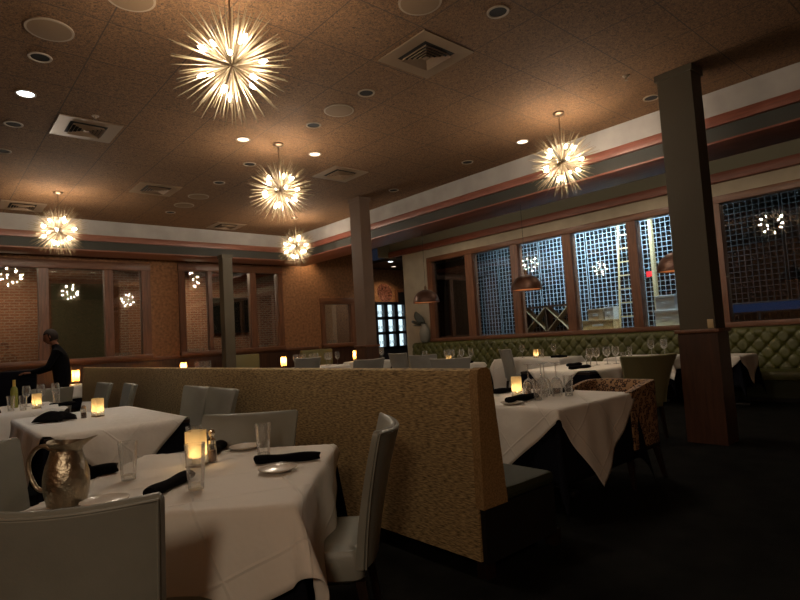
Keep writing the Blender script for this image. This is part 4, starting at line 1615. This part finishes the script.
# ---- tables beyond, smaller in the picture
for i, (x, y, lb) in enumerate(((7.02, 4.12, 'wine glass leftmost behind the moss green chair'), (7.22, 4.14, 'wine glass second behind the moss green chair'),
                                (7.40, 4.08, 'wine glass third behind the moss green chair'), (7.50, 4.00, 'wine glass nearest the column behind the moss green chair'))):
    wine.put((x, y, ZT), 0, lb, 'wine glasses behind the moss green chair', (1.25, 1.25, 1.1))
tumbler.put((6.80, 4.02, ZT), 0, 'tumbler beside the rolled napkin behind the spotted chair')
tumbler.put((7.45, 3.86, ZT), 0, 'tumbler right of the wine glasses behind the moss green chair')
rolled(6.62, 4.05, -.25, 'rolled black napkin on the table behind the spotted chair', .34)
rolled(7.06, 4.4, -.2, 'rolled black napkin half hidden by wine glasses', .26)
for x, y, lb in ((9.15, 6.85, 'wine glass left of the candle on the banquette table'), (9.2, 6.15, 'wine glass right of the candle on the banquette table')):
    wine.put((x, y, ZT), 0, lb, 'wine glasses on the banquette table', (1.2, 1.2, 1.15))
tumbler.put((9.05, 7.08, ZT), 0, 'tumbler at the far end of the banquette table')
candle_at(9.18, 6.55, 'glowing candle holder on the banquette table before the cartons', .2, 1.0)
tumbler.put((9.25, 6.46, ZT), 0, 'tumbler touching the candle light on the banquette table')
rolled(9.1, 5.98, -1.2, 'rolled black napkin on the banquette table', .3)
for x, y, lb in ((9.15, 4.25, 'wine glass next to the column on the last visible table'), (9.3, 4.1, 'second wine glass next to the column'), (9.1, 4.02, 'third wine glass almost behind the column')):
    wine.put((x, y, ZT), 0, lb, 'wine glasses beside the column', (1.25, 1.25, 1.2))
tumbler.put((9.15, 4.62, ZT), 0, 'tumbler left of the glasses beside the column')
for x, y, lb in ((7.55, 7.75, 'candle holder glowing left on the middle table'), (7.50, 7.30, 'candle holder glowing right on the middle table')):
    candle_at(x, y, lb, .3, 1.2)
for x, y, lb in ((7.75, 7.6, 'wine glass between the two candles of the middle table'), (7.72, 7.42, 'wine glass right between the candles'),
                 (7.80, 7.25, 'wine glass at the right of the middle table'), (7.9, 7.1, 'wine glass farthest right on the middle table'), (7.4, 7.84, 'wine glass left of both candles, middle table')):
    wine.put((x, y, ZT), 0, lb, 'wine glasses on the middle table', (1.2, 1.2, 1.2))
tumbler.put((7.6, 7.12, ZT), 0, 'tumbler at the near right of the middle table')
rolled(7.7, 7.02, 0, 'rolled black napkin at the right end of the middle table', .28)
rolled(9.1, 3.15, .3, 'rolled black napkin on the last banquette table', .26)
tumbler.put((9.0, 3.4, ZT), 0, 'tumbler on the last banquette table right of the column')


# far tables: lamps and glasses
def make_tlamp():
    t = thing('table_lamp', '', 'lamp')
    MB().lathe([(.001, 0), (.06, 0), (.06, .015), (.012, .03), (.010, .08)], 16).build('base', M['bronze'], t)
    MB().lathe([(.075, .07), (.068, .30)], 24).build('shade', M['wrap_lamp'], t)
    MB().lathe([(.001, .10), (.018, .12), (.018, .16), (.001, .18)], 10).build('bulb', emit('lamp_bulb', (1, .66, .28), 22), t)
    return t


tl = Kind(make_tlamp)
for x, y, lb, k in ((2.42, 12.85, 'glowing table lamp near the left interior window', .95), (4.45, 12.5, 'glowing table lamp below the columned window, left', .95),
                    (6.35, 11.45, 'glowing table lamp in the middle, left of the glasses', .9), (8.62, 11.75, 'glowing table lamp beside the middle column', .95)):
    tl.put((x, y, ZT), 0, lb, 'glowing table lamps', (k, k, k))
    lamp('table_lamp_light', 'POINT', (x, y, ZT + .20), 13, (1, .60, .24), .02)
candle_at(2.2, 12.55, 'small candle left of the lamp on the far table', .2, .6)
rf = random.Random(5)
for k in range(9):
    x, y = 6.55 + .13 * k + rf.uniform(-.03, .03), 11.15 + rf.uniform(-.2, .25)
    wine.put((x, y, ZT), 0, 'wine glass in the crowded row on the far table left of the middle column', 'wine glasses on the far table', (1.3, 1.3, 1.35))
for k in range(7):
    x, y = 8.68 + .1 * k, 11.45 + rf.uniform(-.15, .2)
    wine.put((x, y, ZT), 0, 'wine glass in the cluster by the far lamp beside the middle column', 'wine glasses by the far lamp', (1.3, 1.3, 1.35))
for k in range(3):
    wine.put((4.68 + .13 * k, 12.3, ZT), 0, 'wine glass on the far table below the columned window', 'wine glasses below the columned window', (1.25, 1.25, 1.3))

# glasses stacked on the ledge behind the interior windows
t = thing('bar_ledge', 'dark bar ledge behind the interior windows', 'counter', (4.2, 13.98, 0))
MB().b2(-5.6, 5.6, -.16, .16, 1.14, 1.19, .005).build('top', M['leg'], t)
MB().b2(-5.5, 5.5, -.05, .12, 0, 1.14).build('front', M['col_wood'], t, False)
for x0, k_, lb in ((4.95, 7, 'clear bar glass on the ledge behind the left columned window'), (6.85, 6, 'clear bar glass on the ledge behind the right columned window'),
                   (8.95, 8, 'clear bar glass on the ledge behind the small window'), (3.40, 5, 'clear bar glass on the ledge behind the left window')):
    for k in range(k_):
        tumbler.put((x0 + .085 * k, 13.95 + .05 * (k % 2), 1.19), 0, lb, 'bar glasses on the ledge', (1, 1, .9))
# dark screens on the brick wall
for x, z, lb, hw, hh in ((7.25, 2.3, 'dark television on the brick wall behind the columned window', .66, .55),):
    t = thing('wall_screen', lb, 'television', (x, 16.32, z))
    MB().b2(-hw, hw, 0, .08, -hh, hh, .01).build('housing', M['black'], t, False)
    MB().b2(-hw + .04, hw - .04, -.006, 0, -hh + .04, hh - .04).build('screen', M['tv'], t, False)


# ------------------------------------------------------------------ person
def person(loc, rz):
    verts = [(0, 0, .95), (0, .01, 1.12), (0, .03, 1.30), (0, .05, 1.43), (0, .085, 1.50), (0, .12, 1.545)]
    rad = [(.165, .135), (.165, .135), (.185, .145), (.150, .115), (.055, .055), (.052, .052)]
    ed = [(0, 1), (1, 2), (2, 3), (3, 4), (4, 5)]

    def chain(start, pts, rs):
        p = start
        for q, r_ in zip(pts, rs):
            verts.append(q)
            rad.append((r_, r_))
            ed.append((p, len(verts) - 1))
            p = len(verts) - 1
    for s_ in (-1, 1):
        chain(0, [(s_ * .095, 0, .88), (s_ * .10, .02, .50), (s_ * .105, -.01, .10), (s_ * .11, .09, .045)], [.095, .066, .046, .042])
    chain(3, [(-.19, .05, 1.40), (-.23, .16, 1.16), (-.16, .40, 1.10)], [.062, .048, .036])
    chain(3, [(.19, .05, 1.40), (.24, .14, 1.16), (.17, .39, 1.08)], [.062, .048, .036])
    me = bpy.data.meshes.new('person')
    me.from_pydata(verts, ed, [])
    o = bpy.data.objects.new('person', me)
    COL.objects.link(o)
    sk = o.modifiers.new('skin', 'SKIN')
    for v, r_ in zip(me.skin_vertices[0].data, rad):
        v.radius = r_
    me.skin_vertices[0].data[0].use_root = True
    sk.use_smooth_shade = True
    sb = o.modifiers.new('sub', 'SUBSURF')
    sb.levels = sb.render_levels = 2
    me.materials.append(M['cloth_dark'])
    o.location = loc
    o.rotation_euler = (0, 0, rz)
    tag(o, 'person in dark clothes standing by the left interior window, bent over a table', 'person')
    # head with nose, ears; hair; hands with fingers
    hm = MB()
    bmesh.ops.create_uvsphere(hm.bm, u_segments=24, v_segments=18, radius=1)
    for v in hm.bm.verts:
        x, y, z = v.co
        v.co = (x * .076 * (1 - .18 * max(0, -z)), y * .098, z * .118)
        if y > .85 and abs(x) < .25 and -.35 < z < .1:
            v.co.y += .018
        if z < -.55 and y > .3:
            v.co.y += .012
    for s_ in (-1, 1):
        hm.lathe([(.001, -.028), (.012, -.016), (.013, .012), (.001, .028)], 8, c=(s_ * .076, -.005, .0))
    hm.tube([(0, -.02, -.16), (0, 0, -.06)], .05, 12)
    hd = hm.build('head', M['skin'], o)
    hd.location = (0, .155, 1.645)
    hd.rotation_euler = (-.35, 0, 0)
    eb = MB()
    for s_ in (-1, 1):
        eb.lathe([(.001, -.008), (.011, 0), (.001, .008)], 8, c=(s_ * .03, .088, .012))
    eb.build('eyes', M['black'], hd)
    MB().b2(-.024, .024, .088, .098, -.058, -.05, .002).build('mouth', M['plate_red'], hd)
    hr = MB()
    bmesh.ops.create_uvsphere(hr.bm, u_segments=24, v_segments=16, radius=1)
    for v in hr.bm.verts:
        x, y, z = v.co
        v.co = (x * .084, y * .104 - .012, z * .118 + .012)
    bmesh.ops.delete(hr.bm, geom=[v for v in hr.bm.verts if v.co.y > .035 and v.co.z < .055 or v.co.z < -.075], context='VERTS')
    hr.build('hair', M['hair'], hd, solid=.006)
    for s_, hx, hy, hz in ((-1, -.16, .40, 1.10), (1, .17, .39, 1.08)):
        h = MB()
        h.loft([[(hx + a * s_, hy + d, hz + c) for a, c in ((-.036 * k, -.014 * k), (.036 * k, -.014 * k), (.038 * k, .012 * k), (-.036 * k, .014 * k))] for d, k in ((0, .7), (.03, 1), (.085, 1.05))])
        for f_, (fx, ln) in enumerate(((-.028, .058), (-.010, .072), (.010, .068), (.028, .052))):
            h.tube([(hx + fx, hy + .08, hz), (hx + fx * 1.1, hy + .085 + ln * .5, hz - .006), (hx + fx * 1.1, hy + .085 + ln * .9, hz - .028)], [.0095, .0085, .007], 8)
        h.tube([(hx - s_ * .03, hy + .03, hz), (hx - s_ * .058, hy + .06, hz - .006), (hx - s_ * .06, hy + .095, hz - .016)], [.011, .010, .008], 8)
        h.build('hand', M['skin'], o)
    return o


person((1.76, 10.35, 0), math.radians(72))
# dark upholstered bench the person bends over
t = thing('dark_bench', 'dark bench back in front of the person at far left', 'bench', (.95, 10.5, 0))
MB().b2(-.48, .48, -.07, .05, .1, 1.14, .03).build('back', M['black_cloth'], t)
MB().b2(-.48, .48, -.55, -.07, .3, .46, .03).build('seat', M['black_cloth'], t)
MB().b2(-.45, .45, -.5, .03, 0, .3).build('base', M['black'], t, False)
